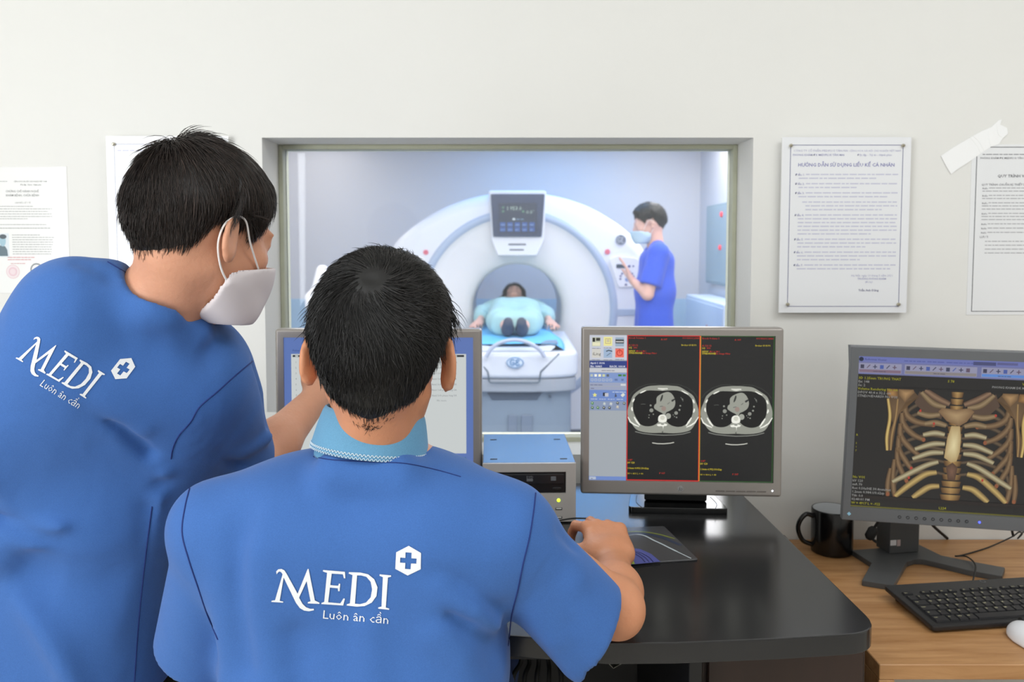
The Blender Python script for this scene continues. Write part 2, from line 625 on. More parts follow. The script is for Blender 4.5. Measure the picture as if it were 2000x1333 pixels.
# right hand notice board
cv = Canvas(1000, 1440, (236, 237, 240))
cv.frame(64, 62, 940, 1390, 5, (92, 92, 138))
cv.text('CÔNG TY CỔ PHẦN MEDIPLUS TÂN MAI', 90, 118, 23, INK); cv.text('CỘNG HÒA XÃ HỘI CHỦ NGHĨA VIỆT NAM', 520, 118, 20, INK)
cv.text('PHÒNG KHÁM ĐK MEDIPLUS TÂN MAI', 84, 152, 23, INK, bold=0.02); cv.text('Độc lập - Tự do - Hạnh phúc', 585, 152, 22, INK, bold=0.01)
cv.text('HƯỚNG DẪN SỬ DỤNG LIỀU KẾ CÁ NHÂN', 500, 238, 38, (130, 130, 182), align=0.5, bold=0.02)
y = 305
rows = [('Điều 1:', 2), ('Điều 2:', 2), ('Điều 3:', 2), (None, 3), ('Điều 4:', 6), ('Điều 5:', 3), ('Điều 6:', 3), ('Điều 7:', 2)]
sd = 0
for hd, n in rows:
    for k in range(n):
        sd += 1
        x = 108 if hd else 165
        if k == 0 and hd:
            cv.text(hd, 108, y+8, 24, INK, bold=0.02)
            x = 190
        elif k > 0: x += 25
        cv.words(x, y, 905 if k < n-1 else 905-400*((sd*37 % 10)/10.0), 22, (200, 200, 220), seed=sd)
        y += 31
    y += 13
cv.text('Hà Nội, ngày 10 tháng 5 năm 2021', 560, 1140, 23, INK); cv.text('TRƯỞNG PHÒNG KHÁM', 610, 1166, 20, INK, bold=0.02)
cv.text('(Đã ký)', 670, 1192, 20, INK); cv.text('Trần Anh Dũng', 620, 1262, 24, (90, 90, 130), bold=0.02)
t, W, H = sheet('notice_board', 'white acrylic notice board with four chrome screws, right of the window', (1523, 270, 1763, 610), cv, 0.006, 0.012, m_acr, 'acrylic notice boards on the wall', 'notice board')
def screws(t, W, H, f=0.066):
    for sx in (-1, 1):
        for sz in (-1, 1):
            b = NB()
            lathe(b, [(0, 0.0), (0.0038, 0.0), (0.0042, -0.003), (0.0034, -0.006), (0.0015, -0.0078), (0, -0.008)], 16)
            tube(b, [(0, 0, 0.018), (0, 0, 0)], 0.002, 8)
            o = obj('screw', b, m_pin, t)
            o.location = (sx*(W/2-W*f), 0, sz*(H/2-W*f))
            o.rotation_euler = (-PI/2, 0, 0)
screws(t, W, H)
# left hand board, mostly behind the standing man's head
cv = Canvas(1000, 1440, (236, 237, 240))
cv.frame(64, 62, 940, 1390, 5, (92, 92, 138))
cv.words(90, 118, 420, 22, INK, seed=3); cv.words(520, 118, 900, 22, INK, seed=4)
cv.words(250, 238, 750, 36, INK, seed=5)
for k in range(26):
    cv.words(120 if k % 3 else 90, 330+k*36, 905, 22, (200, 200, 222), seed=50+k)
t, W, H = sheet('notice_board', 'white acrylic notice board partly hidden behind the standing man\'s head', (214, 268, 458, 612), cv, 0.006, 0.012, m_acr, 'acrylic notice boards on the wall', 'notice board')
screws(t, W, H)
# certificate, far left
cv = Canvas(1000, 1000*250/237, (232, 232, 230))
GR = (112, 112, 112); RD = (196, 96, 110)
s_ = 1000/235.0   # canvas units per photo pixel; left edge sits at px -95
def cx2(px): return (px+95)*s_
def cy2(py): return (py-327)*s_
cv.text('BỘ Y TẾ', cx2(-30), cy2(356), 11, GR, align=0.5)
cv.words(cx2(-70), cy2(355), cx2(20), 9, GR, seed=1); cv.text('CỘNG HÒA XÃ HỘI CHỦ NGHĨA VIỆT NAM', cx2(32), cy2(356), 14.5, GR, bold=0.01)
cv.text('Độc lập - Tự do - Hạnh phúc', cx2(46), cy2(362.5), 15, GR, bold=0.02)
cv.text('CHỨNG CHỈ HÀNH NGHỀ', cx2(49), cy2(376), 24, GR, align=0.5, bold=0.01)
cv.text('KHÁM BỆNH, CHỮA BỆNH', cx2(49), cy2(384), 24, GR, align=0.5, bold=0.01)
cv.text('GIÁM ĐỐC SỞ Y TẾ', cx2(49), cy2(398), 16, GR, align=0.5)
for k, (yy, xe) in enumerate(((404, 70), (409, 109), (414, 101), (419, 110), (424, 109), (428.5, 60))):
    cv.words(cx2(-80), cy2(yy), cx2(xe), 11, (140, 140, 140), seed=70+k)
cv.words(cx2(-80), cy2(440), cx2(96), 11, (140, 140, 140), seed=81)
cv.words(cx2(-80), cy2(447), cx2(104), 12, (110, 110, 110), seed=82)
for k in range(9):
    cv.words(cx2(25), cy2(460.5+k*4.7), cx2(82+((k*29) % 30)), 11, (130, 130, 132), seed=90+k)
cv.rect(cx2(-16), cy2(457), cx2(18), cy2(504), (214, 222, 228), 1)
cv.poly([(cx2(-10), cy2(502)), (cx2(-6), cy2(486)), (cx2(1), cy2(480)), (cx2(10), cy2(483)), (cx2(14), cy2(490)), (cx2(15), cy2(502))], (70, 96, 110), 2)
cv.ell(cx2(5), cy2(472), 6.6*s_, 11*s_, (150, 186, 202), 3); cv.ell(cx2(6), cy2(463.5), 7.4*s_, 4.6*s_, (40, 60, 72), 4)
for k in range(2):
    cv.words(cx2(14), cy2(505+k*4.5), cx2(72-10*k), 13, RD, seed=110+k)
cv.ell(cx2(24), cy2(533), 14*s_, 14*s_, (224, 196, 200), 2); cv.ell(cx2(24), cy2(533), 12.6*s_, 12.6*s_, (230, 216, 218), 3)
cv.ell(cx2(24), cy2(533), 9*s_, 9*s_, (222, 190, 198), 4); cv.ell(cx2(24), cy2(533), 6*s_, 6*s_, (228, 208, 212), 5)
cv.ell(cx2(73), cy2(529), 13*s_, 13*s_, (120, 124, 130), 2); cv.ell(cx2(73), cy2(529), 10*s_, 10*s_, (228, 228, 228), 3)
cv.words(cx2(64), cy2(530), cx2(83), 12, (90, 90, 100), seed=8, l=4); cv.words(cx2(42), cy2(549), cx2(72), 13, RD, seed=9)
cv.words(cx2(20), cy2(517), cx2(52), 10, RD, seed=10)
sheet('certificate', 'laminated practising certificate with red and black stamps at the far left', (-95, 327, 137, 572), cv, 0.001, 0.0, m_acr, None, 'certificate', (226, 225, 222), 0.002)
# procedure sheet at far right
cv = Canvas(1000, 1500, (235, 236, 238))
def ux(px): return (px-1899)*1000/232.0
def uy(py): return (py-283)*1500/332.0
cv.frame(ux(1907), uy(287), ux(2124), uy(609), 6, (70, 70, 78))
D1 = (125, 125, 132)
cv.words(ux(1918), uy(302), ux(2110), 16, D1, seed=1); cv.text('PHÒNG KHÁM ĐK MEDIPLUS TÂN MAI', ux(1914), uy(310.5), 22, D1, bold=0.02)
cv.text('QUY TRÌNH VẬN HÀNH MÁY', ux(1947), uy(346), 34, (95, 95, 102), bold=0.02)
cv.text('QUY TRÌNH CHUẨN BỊ THIẾT BỊ', ux(1918), uy(362), 24, D1, bold=0.02)
yy = 367
for k, n in enumerate((2, 2, 3, 3, 1, 1, 1)):
    for q in range(n):
        if q == 0:
            cv.text('Bước', ux(1920), uy(yy+2), 20, D1, bold=0.02)
        cv.words(ux(1932 if q == 0 else 1920), uy(yy), ux(2110), 16, (165, 165, 170), seed=k*7+q)
        yy += 6.1
    yy += 2.2
cv.text('LƯU Ý:', ux(1918), uy(464), 24, D1, bold=0.02)
for k in range(4):
    cv.words(ux(1928), uy(471+k*7.6), ux(2100), 16, (165, 165, 170), seed=200+k)
sheet('procedure_sheet', 'laminated procedure sheet with black border at the right edge', (1899, 283, 2131, 615), cv, 0.001, 0.0, m_acr, None, 'notice', (236, 236, 236), 0.001)
# strip of tape
pts = [(1837, 305), (1862, 288), (1884, 275), (1903, 264), (1918, 256), (1935, 249), (1949, 236), (1956, 233), (1953, 244), (1966, 250), (1968, 262), (1958, 270), (1951, 282), (1935, 287), (1915, 300), (1890, 318), (1868, 332), (1857, 341), (1848, 326)]
bm = NB()
q = [P(a, b, WY) for a, b in pts]
prism(bm, [(v.x, v.z) for v in q], 0, 0.0006, 0, M=Matrix(((1, 0, 0, 0), (0, 0, -1, WY-0.0012), (0, 1, 0, 0), (0, 0, 0, 1))))
for a in (((1893, 268), (1905, 282), (1915, 300)), ((1900, 266), (1912, 278), (1921, 295)), ((1932, 250), (1930, 266), (1934, 286)), ((1945, 242), (1949, 262), (1956, 268))):
    tube(bm, smooth_path([P(x, yv, WY)+Vector((0, -0.0016, 0)) for x, yv in a], 4), 0.0007, 6)
props(obj('tape_strip', bm, mat('white_tape', (250, 250, 250), 0.25, coat=0.3)), 'torn strip of white tape holding up the right-hand sheet', 'tape')
# ================================================================ DESKS
DZ = 0.75
m_black = mat('black_laminate', (33, 33, 34), 0.2, spec=0.6)
m_blackedge = mat('black_edging', (38, 38, 39), 0.4)
def rounded(pts, rad, n=6):
    """polygon corners replaced by arcs; rad per corner"""
    out = []
    N = len(pts)
    for i in range(N):
        r = rad[i] if isinstance(rad, (list, tuple)) else rad
        p = Vector(pts[i][:2]); a = Vector(pts[i-1][:2]); b = Vector(pts[(i+1) % N][:2])
        if r <= 0:
            out.append(tuple(p)); continue
        u = (a-p).normalized(); v = (b-p).normalized()
        ang = u.angle(v)
        d = min(r/math.tan(ang/2), (a-p).length*0.49, (b-p).length*0.49)
        for k in range(n+1):
            t = k/n
            out.append(tuple((1-t)**2*(p+u*d)+2*t*(1-t)*p+t*t*(p+v*d)))
    return out
g = lambda x, y: G(x, y, DZ)
c1 = g(1712, 1238)
e1, e2 = g(1500, 1009), g(1640, 1135)
sl = (e2.x-e1.x)/(e2.y-e1.y)
br = (e1.x+sl*(1.86-e1.y), 1.86)
pts = [(-0.75, 1.86), br, (c1.x+0.012, c1.y+0.004)]
front = [g(1692, 1234), g(1520, 1248), g(1320, 1256), g(1188, 1257)]
pts += [(v.x, v.y) for v in front[1:]] + [(-0.05, front[-1].y+0.03), (-0.4, 1.22), (-0.75, 1.24)]
pts = rounded(pts, [0.02, 0.03, 0.06, 0, 0, 0, 0.05, 0.1, 0.03], 7)
t = thing('computer_desk', 'black laminate desk with rounded corner carrying the two silver-framed monitors', 'desk', (0, 0, 0))
bm = NB(); prism(bm, pts, DZ-0.03, DZ, 0.0025, 2)
obj('desktop', bm, m_black, t, 40)
m_dark = mat('dark_panel', (26, 25, 26), 0.5)
bm = NB(); box(bm, 0.27, 0.29, 1.25, 1.8, 0, DZ-0.0305, 0.001, 1)
obj('side_panel', bm, m_dark, t)
bm = NB(); box(bm, -0.7, -0.68, 1.28, 1.8, 0, DZ-0.0305, 0.001, 1)
obj('side_panel', bm, m_dark, t)
bm = NB(); box(bm, -0.68, 0.27, 1.76, 1.78, 0.1, DZ-0.0305, 0.001, 1)
obj('back_panel', bm, m_dark, t)
bm = NB(); box(bm, -0.3, 0.265, 1.27, 1.6, DZ-0.11, DZ-0.095, 0.001, 1); box(bm, -0.3, -0.29, 1.27, 1.6, DZ-0.11, DZ-0.0305)
obj('keyboard_shelf', bm, m_dark, t)

d_ = ray(1980, 1053); wz = CAMZ + d_.z*(WY/d_.y)
WZ = wz
def wood_mat(name, rot):
    m = bpy.data.materials.new(name)
    m.use_nodes = True
    nt = m.node_tree
    b = nt.nodes['Principled BSDF']
    b.inputs['Roughness'].default_value = 0.45
    tc = nt.nodes.new('ShaderNodeTexCoord'); mp = nt.nodes.new('ShaderNodeMapping')
    mp.inputs['Scale'].default_value = (1.2, 14, 14) if not rot else (14, 14, 1.2)
    nt.links.new(tc.outputs['Object'], mp.inputs[0])
    n = nt.nodes.new('ShaderNodeTexNoise'); n.inputs['Scale'].default_value = 3.5; n.inputs['Detail'].default_value = 7; n.inputs['Roughness'].default_value = 0.65
    n.inputs['Distortion'].default_value = 0.6
    nt.links.new(mp.outputs[0], n.inputs['Vector'])
    cr = nt.nodes.new('ShaderNodeValToRGB')
    cr.color_ramp.elements[0].position = 0.3; cr.color_ramp.elements[0].color = lin((156, 108, 62))
    cr.color_ramp.elements[1].position = 0.72; cr.color_ramp.elements[1].color = lin((196, 150, 102))
    nt.links.new(n.outputs[0], cr.inputs[0]); nt.links.new(cr.outputs[0], b.inputs['Base Color'])
    return m
m_oak, m_oakv = wood_mat('oak_laminate', 0), wood_mat('oak_laminate_upright', 1)
wf = G(1718, 1299, WZ)
t = thing('side_desk', 'light oak desk along the wall at the right, lower than the black desk', 'desk', (0, 0, 0))
bm = NB(); box(bm, wf.x, 2.1, wf.y, WY-0.004, WZ-0.026, WZ, 0.0012, 1)
obj('desktop', bm, m_oak, t)
bm = NB(); box(bm, wf.x, wf.x+0.026, wf.y+0.0005, WY-0.01, 0, WZ-0.0265, 0.001, 1)
obj('side_panel', bm, m_oakv, t)
bm = NB(); box(bm, 2.07, 2.096, wf.y+0.0005, WY-0.01, 0, WZ-0.0265, 0.001, 1)
obj('side_panel', bm, m_oakv, t)
t = thing('shaded_side_block', 'added dark block under the black desk, standing in for the shaded side of the oak desk', 'cabinet', (0.43, 1.5, 0))  # added block; the shade on the oak desk's side panel is painted dark brown
bm = NB(); box(bm, -0.13, 0.13, -0.2, 0.2, 0, DZ-0.032-0.03, 0.002, 1)
obj('body', bm, mat('shaded_wood_brown', (50, 34, 27), 0.5, var=0.15, vscale=6, stretch=(6, 6, 0.6)), t)
for k in range(3):
    bm = NB(); box(bm, -0.122, 0.122, -0.212, -0.2005, 0.03+k*0.21, 0.225+k*0.21, 0.002, 1)
    d = obj('drawer', bm, mat('shaded_wood_brown', (50, 34, 27)), t)
    bm = NB(); tube(bm, smooth_path([(-0.05, -0.2125, 0.13+k*0.21), (-0.048, -0.23, 0.13+k*0.21), (0.048, -0.23, 0.13+k*0.21), (0.05, -0.2125, 0.13+k*0.21)], 4), 0.003, 8)
    obj('handle', bm, mat('steel', (170, 170, 172), 0.3, 1.0), d)

# ================================================================ SILVER MONITORS
m_silver = mat('silver_plastic', (152, 146, 141), 0.32, 0.35, var=0.01)
m_silver_lo = mat('grey_button', (112, 106, 102), 0.4, 0.3)
m_gloss = mat('glossy_black', (10, 11, 13), 0.12, spec=0.6)
m_scr = colour_mat('lit_screen', True, 0.28, strength=1.0)
def bezel(W, H, sx, sz0, sz1, dep, bev=0.006):
    """frame ring with the screen opening; sz0 and sz1 are its lower and upper rims; front at y=0"""
    bm = NB()
    t = bmesh.new()
    o = [(-W/2, 0), (W/2, 0), (W/2, H), (-W/2, H)]
    i = [(-sx, sz0), (sx, sz0), (sx, sz1), (-sx, sz1)]
    OF = [t.verts.new((x, 0, z)) for x, z in o]; IF = [t.verts.new((x, 0, z)) for x, z in i]
    OB = [t.verts.new((x, dep, z)) for x, z in o]; IB = [t.verts.new((x, 0.007, z)) for x, z in i]
    for k in range(4):
        j = (k+1) % 4
        t.faces.new((OF[k], OF[j], IF[j], IF[k])); t.faces.new((OF[j], OF[k], OB[k], OB[j])); t.faces.new((IF[k], IF[j], IB[j], IB[k]))
    t.faces.new(OB)
    ed = [e for e in t.edges if (e.verts[0] in OF and e.verts[1] in OF)] + [e for e in t.edges if {e.verts[0] in OF, e.verts[1] in OF} == {True, False} and (e.verts[0] in OB or e.verts[1] in OB)]
    bmesh.ops.bevel(t, geom=ed, offset=bev, segments=3, profile=0.5, affect='EDGES')
    merge(bm, t)
    return bm
def silver_monitor(label, loc, yaw, tilt, cv, W=0.412, H=0.342, lift=0.042, foot=None):
    """origin on the desk under the screen's front face"""
    t = thing('monitor', label, 'monitor', loc, yaw, 'silver-framed flat monitors on the black desk')
    TM = T(0, 0, lift) @ R(tilt, 'X')
    sx, sz0, sz1 = 0.189, H-0.017-0.304, H-0.017
    bm = bezel(W, H, sx, sz0, sz1, 0.03); xf(bm.verts, TM)
    h = obj('housing', bm, m_silver, t, 40)
    bm = NB()
    prism(bm, rounded([(-0.16, 0.05), (0.16, 0.05), (0.16, H-0.05), (-0.16, H-0.05)], 0.03), 0, 0.03, 0.008, 3, M=TM @ T(0, 0.06, 0) @ R(PI/2, 'X'))
    obj('back_cover', bm, mat('dark_grey_plastic', (60, 60, 62), 0.5), t)
    cv.build('screen', m_scr, sx*2, sz1-sz0, t, TM @ T(0, 0.0055, (sz0+sz1)/2))
    # printed mark and buttons on the lower rim
    bm = NB()
    lathe(bm, [(0, 0), (0.0062, 0), (0.0062, 0.0006), (0, 0.0006)], 28, TM @ T(0, 0, sz0/2) @ R(PI/2, 'X'))
    lg = obj('maker_badge', bm, mat('badge_silver', (205, 205, 205), 0.25, 0.9), t)
    bm = NB()
    for pp in ([(-0.0034, -0.0045), (-0.0014, 0.0048)], [(-0.0023, 0.0008), (-0.0004, 0.0008), (-0.0014, -0.0032)], [(0.0008, -0.0052), (0.0028, 0.0026)], [(0.0026, 0.0012), (0.0044, 0.0010), (0.0034, -0.0028), (0.0016, -0.0026)]):
        tube(bm, [TM @ Vector((x, -0.0008, sz0/2+z)) for x, z in pp], 0.0005, 6)
    obj('lettering', bm, mat('badge_letter', (110, 106, 103), 0.4), lg)
    for k in range(5):
        bm = NB(); box(bm, 0.072+k*0.021, 0.0905+k*0.021, -0.0008, 0.001, sz0/2-0.004, sz0/2-0.0015, 0.0004, 1, TM)
        obj('button', bm, m_silver_lo, t)
    bm = NB(); lathe(bm, [(0, 0), (0.0016, 0), (0.0016, 0.0008), (0, 0.001)], 12, TM @ T(0.187, 0, sz0/2-0.001) @ R(PI/2, 'X'))
    obj('power_light', bm, mat('white_led', (255, 255, 255), 0.4, emit=(235, 240, 255), es=3), t)
    # stand
    bm = NB()
    prism(bm, rounded([(-0.07, -0.03), (0.07, -0.03), (0.055, 0.01), (-0.055, 0.01)], 0.008), 0.0135, 0.2, 0.003, 1, M=T(0, 0.1, 0))
    obj('stand_column', bm, mat('black_plastic', (18, 18, 19), 0.35), t)
    bm = NB()
    prism(bm, rounded(foot, 0.012), 0, 0.013, 0.002, 2)
    f = obj('stand_base', bm, m_gloss, t)
    for s in (-1, 1):
        bm = NB(); tube(bm, smooth_path([(s*0.075, 0.02, 0.0132), (s*0.085, 0.06, 0.0132), (s*0.08, 0.11, 0.0132)], 5), 0.0008, 5)
        obj('groove', bm, mat('black_plastic', (18, 18, 19)), f)
    return t
FOOT = [(-0.105, -0.028), (0.105, -0.028), (0.08, 0.17), (-0.08, 0.17)]

# ---- right monitor: two chest slices
cv = Canvas(362, 293, (26, 26, 27))
LG = (158, 166, 172)
cv.rect(0, 0, 74, 293, (160, 167, 174), 1)
cv.rect(0, 0, 74, 50, (196, 200, 212), 2)
IC = [(5, 5, (186, 190, 168)), (28, 4, (232, 226, 150)), (51, 5, (60, 66, 72)), (5, 28, (205, 203, 196)), (28, 28, (156, 178, 206)), (51, 27, (232, 110, 92))]
for x, y, c in IC:
    cv.rect(x, y, x+17, y+18, c, 3)
    cv.words(x, y+22.5, x+17, 3, (120, 124, 140), 3, seed=int(x+y))
cv.rect(6, 6, 11, 14, (30, 30, 30), 4); cv.rect(13, 6, 21, 12, (60, 60, 55), 4); cv.rect(6, 15, 21, 22, (226, 224, 190), 4)
cv.frame(31, 7, 42, 18, 1.5, (190, 176, 130), 4); cv.ell(36.5, 12, 3, 3, (200, 190, 160), 5)
cv.rect(51, 5, 68, 9, (150, 170, 190), 4); cv.rect(51, 17, 68, 23, (150, 170, 190), 4); cv.words(52, 14, 67, 5, (200, 200, 200), 4, seed=2)
cv.text('iLing', 6, 41, 9, (70, 68, 62), 4)
cv.line([(33, 33), (38, 31), (45, 33)], 2, (50, 54, 60), 4); cv.line([(34, 42), (42, 36)], 1.5, (100, 120, 140), 4)
cv.ell(59.5, 36, 6.4, 6.4, (200, 60, 50), 4); cv.ell(59.5, 36, 4.4, 4.4, (232, 110, 92), 5); cv.rect(58.6, 28, 60.4, 36, (200, 60, 50), 6)
cv.rect(0, 52, 74, 66, (42, 60, 128), 2)
cv.text('April 1 10:06', 2, 58.5, 5.4, (235, 238, 245), 3, bold=0.01); cv.text('Etc: 06463', 2, 65, 5.4, (235, 238, 245), 3, bold=0.01); cv.text('RACK: 10014', 40, 65, 5.4, (235, 238, 245), 3, bold=0.01)
cv.rect(0, 67, 74, 75, (196, 198, 204), 2); cv.words(24, 72, 50, 3, (120, 120, 130), 3, seed=6)
cv.rect(0, 76, 74, 96, (124, 148, 198), 2)
for k in range(5): cv.rect(2+k*8, 79, 7+k*8, 84, [(180, 190, 180), (235, 235, 225), (240, 236, 200), (200, 205, 160), (90, 100, 110)][k], 3)
for k in range(6): cv.frame(3+k*7.4, 88, 8+k*7.4, 93, 0.8, (190, 196, 200), 3)
cv.rect(57, 79, 64, 83, (60, 120, 60), 3); cv.rect(66, 79, 72, 83, (70, 130, 60), 3); cv.rect(50, 88, 56, 92, (96, 116, 164), 3); cv.rect(63, 88, 68, 92, (96, 116, 164), 3)
cv.rect(0, 96.6, 74, 103, (152, 160, 186), 2); cv.words(2, 101, 26, 3, (90, 96, 120), 3, seed=11); cv.rect(62, 98, 72, 102, (205, 207, 212), 3)
cv.rect(0, 104, 74, 110, (152, 160, 186), 2); cv.words(3, 108, 12, 3, (90, 96, 120), 3, seed=12)
cv.rect(0, 110.6, 74, 133, (108, 136, 196), 2); cv.rect(0, 133, 74, 152, (134, 148, 176), 2)
cv.words(46, 115, 72, 3, (200, 210, 225), 3, seed=14)
def star(x, y, r, c, l):
    cv.poly([(x+(r if k % 2 == 0 else r*0.45)*math.sin(k*PI/5), y-(r if k % 2 == 0 else r*0.45)*math.cos(k*PI/5)) for k in range(10)], c, l)
star(11, 121, 5, (226, 222, 130), 3)
cv.rect(27, 116, 34, 123, (40, 44, 60), 3); cv.rect(31, 117, 38, 124, (190, 192, 200), 4); cv.poly([(50, 125), (52, 116), (55, 124)], (70, 76, 96), 3); cv.poly([(62, 121), (67, 116), (71, 120), (66, 125)], (214, 216, 206), 3)
for k in range(4): cv.words(3+k*17, 129.5, 16+k*17, 3, (190, 200, 220), 3, seed=30+k)
for k, (x, y, c) in enumerate([(3, 135, (60, 130, 70)), (27, 136, (180, 190, 200)), (40, 136, (190, 196, 204)), (53, 134, (60, 62, 70)), (66, 135, (80, 84, 92)), (3, 144, (50, 100, 60)), (14, 144, (60, 120, 60)), (26, 144, (50, 52, 60)), (37, 144, (50, 54, 62)), (53, 142, (190, 180, 170))]):
    cv.poly([(x, y+4), (x+2, y-1), (x+6, y+1), (x+5, y+6)], c, 3); cv.rect(x+2, y+1, x+4, y+3, (210, 214, 190), 4)
cv.rect(0, 285.5, 74, 293, (110, 136, 196), 2); cv.rect(1, 286.5, 14, 292, (178, 188, 204), 3); cv.words(4, 290.5, 10, 3, (110, 120, 140), 4, seed=1)
def slice_view(x0, c1, c2):
    cv.frame(x0, 0.5, x0+143, 292.5, 1.6, c1, 6)
    RED, YEL = (206, 52, 40), (196, 178, 40)
    cv.text('Brook Volume 1', x0+3, 7.5, 5, RED, 3); cv.text('A 107', x0+66, 10, 5, RED, 3); cv.text('V10 NGOC LINH', x0+108, 7, 4.4, RED, 3)
    cv.text('A 120.12', x0+3, 22, 5, RED, 3); cv.text('SG', x0+3, 27, 5, YEL, 3, bold=0.02); cv.text('390', x0+12, 27, 5, RED, 3)
    cv.text('Broker 69 B191', x0+106, 21, 4.6, YEL, 3, bold=0.01)
    cv.text('DFOV', x0+3, 33.5, 4.6, YEL, 3, bold=0.03); cv.text('38.1 x 38.1', x0+17, 33.5, 4.6, RED, 3); cv.text('STND/NONE', x0+3, 37.5, 4.6, YEL, 3, bold=0.03); cv.text('No Image Filter', x0+29, 37.5, 4.6, RED, 3)
    cv.text('0.87', x0+3, 253, 5, RED, 3); cv.text('kV 120', x0+2, 258.5, 5, YEL, 3, bold=0.02); cv.text('1.0mm 0.992:1/0.62sp', x0+2, 269.5, 4.8, YEL, 3, bold=0.02)
    cv.text('W = 400 L = 40', x0+2, 280.5, 4.8, YEL, 3); cv.text('P 107', x0+65, 279, 5, RED, 3)
    X = lambda u: x0+2+(u-40)/6.06
    Y = lambda v: 85+v/6.06
    # (u, v) are positions inside the slice drawing
    for s in (-1, 1):
        cv.line([(X(460+s*a), Y(b)) for a, b in ((20, 90), (100, 76), (190, 82), (290, 120), (370, 180), (410, 240))], 0.6, (74, 76, 72), 3)
    body = [(460, 92), (560, 96), (650, 108), (740, 160), (815, 215), (850, 290), (880, 380), (880, 470), (840, 560), (790, 630), (700, 662), (580, 674), (460, 670), (340, 674), (220, 662), (140, 630), (80, 550), (42, 470), (42, 380), (75, 290), (105, 215), (180, 150), (270, 108), (360, 96)]
    def sm(p, n=5):
        q = [p[-1]]+p+[p[0], p[1]]
        out = []
        for i in range(1, len(q)-2):
            for k in range(n):
                t = k/n
                out.append(tuple(0.5*((2*q[i][j])+(q[i+1][j]-q[i-1][j])*t+(2*q[i-1][j]-5*q[i][j]+4*q[i+1][j]-q[i+2][j])*t*t+(3*q[i][j]-q[i-1][j]-3*q[i+1][j]+q[i+2][j])*t**3) for j in (0, 1)))
        return out
    M = lambda p: [(X(a), Y(b)) for a, b in sm(p)]
    cv.poly(M(body), (146, 148, 138), 3)
    lungs = [(460, 158), (560, 152), (650, 158), (730, 190), (795, 250), (815, 330), (812, 430), (780, 510), (720, 575), (640, 596), (560, 578), (510, 540), (480, 500), (440, 500), (400, 545), (350, 580), (280, 594), (200, 575), (150, 510), (112, 430), (102, 340), (120, 250), (180, 190), (270, 158), (360, 156)]
    cv.poly(M(lungs), (12, 12, 14), 4)
    cv.poly(M([(385, 240), (440, 195), (520, 172), (575, 210), (605, 290), (590, 360), (540, 400), (500, 420), (480, 460), (450, 430), (400, 405), (355, 370), (360, 330), (380, 310)]), (150, 152, 142), 5)
    cv.poly(M([(425, 270), (445, 210), (458, 215), (450, 260), (430, 290)]), (44, 45, 44), 6)
    cv.poly(M([(560, 270), (600, 250), (604, 262), (570, 290)]), (40, 41, 42), 6)
    cv.line([(X(420), Y(352)), (X(450), Y(345)), (X(470), Y(352))], 1.4, (96, 98, 94), 6); cv.line([(X(512), Y(320)), (X(540), Y(298))], 1.2, (96, 98, 94), 6)
    cv.ell(X(468), Y(375), 4.6, 5, (150, 132, 124), 7)
    for u, v, r in ((322, 398, 24), (312, 338, 12), (616, 427, 22), (655, 388, 12), (665, 338, 10), (296, 455, 7), (345, 445, 8), (292, 487, 7), (598, 470, 6), (622, 480, 9), (582, 450, 6), (690, 260, 8)):
        cv.ell(X(u), Y(v), r/6.06, r/6.06, (138, 140, 132), 5, n=12)
    cv.line([(X(195), Y(327)), (X(222), Y(322)), (X(252), Y(324))], 1.0, (90, 92, 88), 5); cv.line([(X(668), Y(235)), (X(688), Y(255)), (X(698), Y(285))], 1.4, (100, 102, 98), 5)
    cv.ell(X(522), Y(465), 5.4, 5.8, (158, 160, 150), 6)
    W_ = (236, 236, 226)
    cv.poly(M([(405, 480), (425, 455), (455, 447), (485, 455), (505, 485), (500, 530), (455, 545), (408, 530)]), W_, 6); cv.ell(X(455), Y(487), 4.5, 4.5, (206, 206, 192), 7)
    cv.poly(M([(390, 570), (430, 560), (455, 552), (490, 560), (512, 568), (500, 585), (470, 592), (463, 632), (455, 592), (405, 590)]), W_, 6); cv.ell(X(455), Y(563), 3.4, 1.6, (130, 132, 124), 8)
    for p_, wd in ((((395, 132), (450, 140), (512, 132)), 4.4), (((185, 190), (215, 174), (255, 155)), 2.6), (((678, 155), (720, 178), (760, 198)), 2.6), (((98, 300), (104, 280), (118, 258)), 3.4), (((812, 258), (820, 280), (830, 305)), 3.4), (((90, 360), (88, 385), (96, 408)), 3.6), (((832, 370), (830, 395), (820, 418)), 3.6),
                   (((115, 480), (150, 540), (185, 582)), 3.6), (((42, 480), (70, 540), (120, 575), (175, 598)), 2.8), (((800, 480), (770, 530), (735, 582)), 3.6), (((882, 470), (840, 540), (790, 575), (740, 598)), 2.8)):
        L = len(p_)
        cv.line([(X(a), Y(b)) for a, b in p_], [wd*(0.55 if i in (0, L-1) else 1) for i in range(L)], W_, 8)
    cv.line([(X(395), Y(136)), (X(450), Y(142)), (X(505), Y(136))], 1.0, (150, 152, 142), 9)
    cv.line([(X(460), Y(670)), (X(452), Y(655)), (X(466), Y(655))], 1.6, (60, 60, 58), 5)
    cv.line([(X(130), Y(660)), (X(220), Y(682)), (X(340), Y(694)), (X(460), Y(700)), (X(600), Y(694)), (X(700), Y(682)), (X(790), Y(656))], 1.6, (128, 130, 124), 3)
    cv.line([(X(335), Y(795)), (X(400), Y(804)), (X(480), Y(804)), (X(550), Y(796)), (X(595), Y(786))], 1.8, (196, 196, 186), 3)
slice_view(74.5, (214, 40, 40), None)
slice_view(218, (44, 84, 40), None)
cv.rect(216.8, 1, 218.8, 292, (208, 128, 44), 8)
p0 = G(1331, 1003, DZ)
mc = P(1331, 806, p0.y-0.03)
k_ = mc.y/1.72
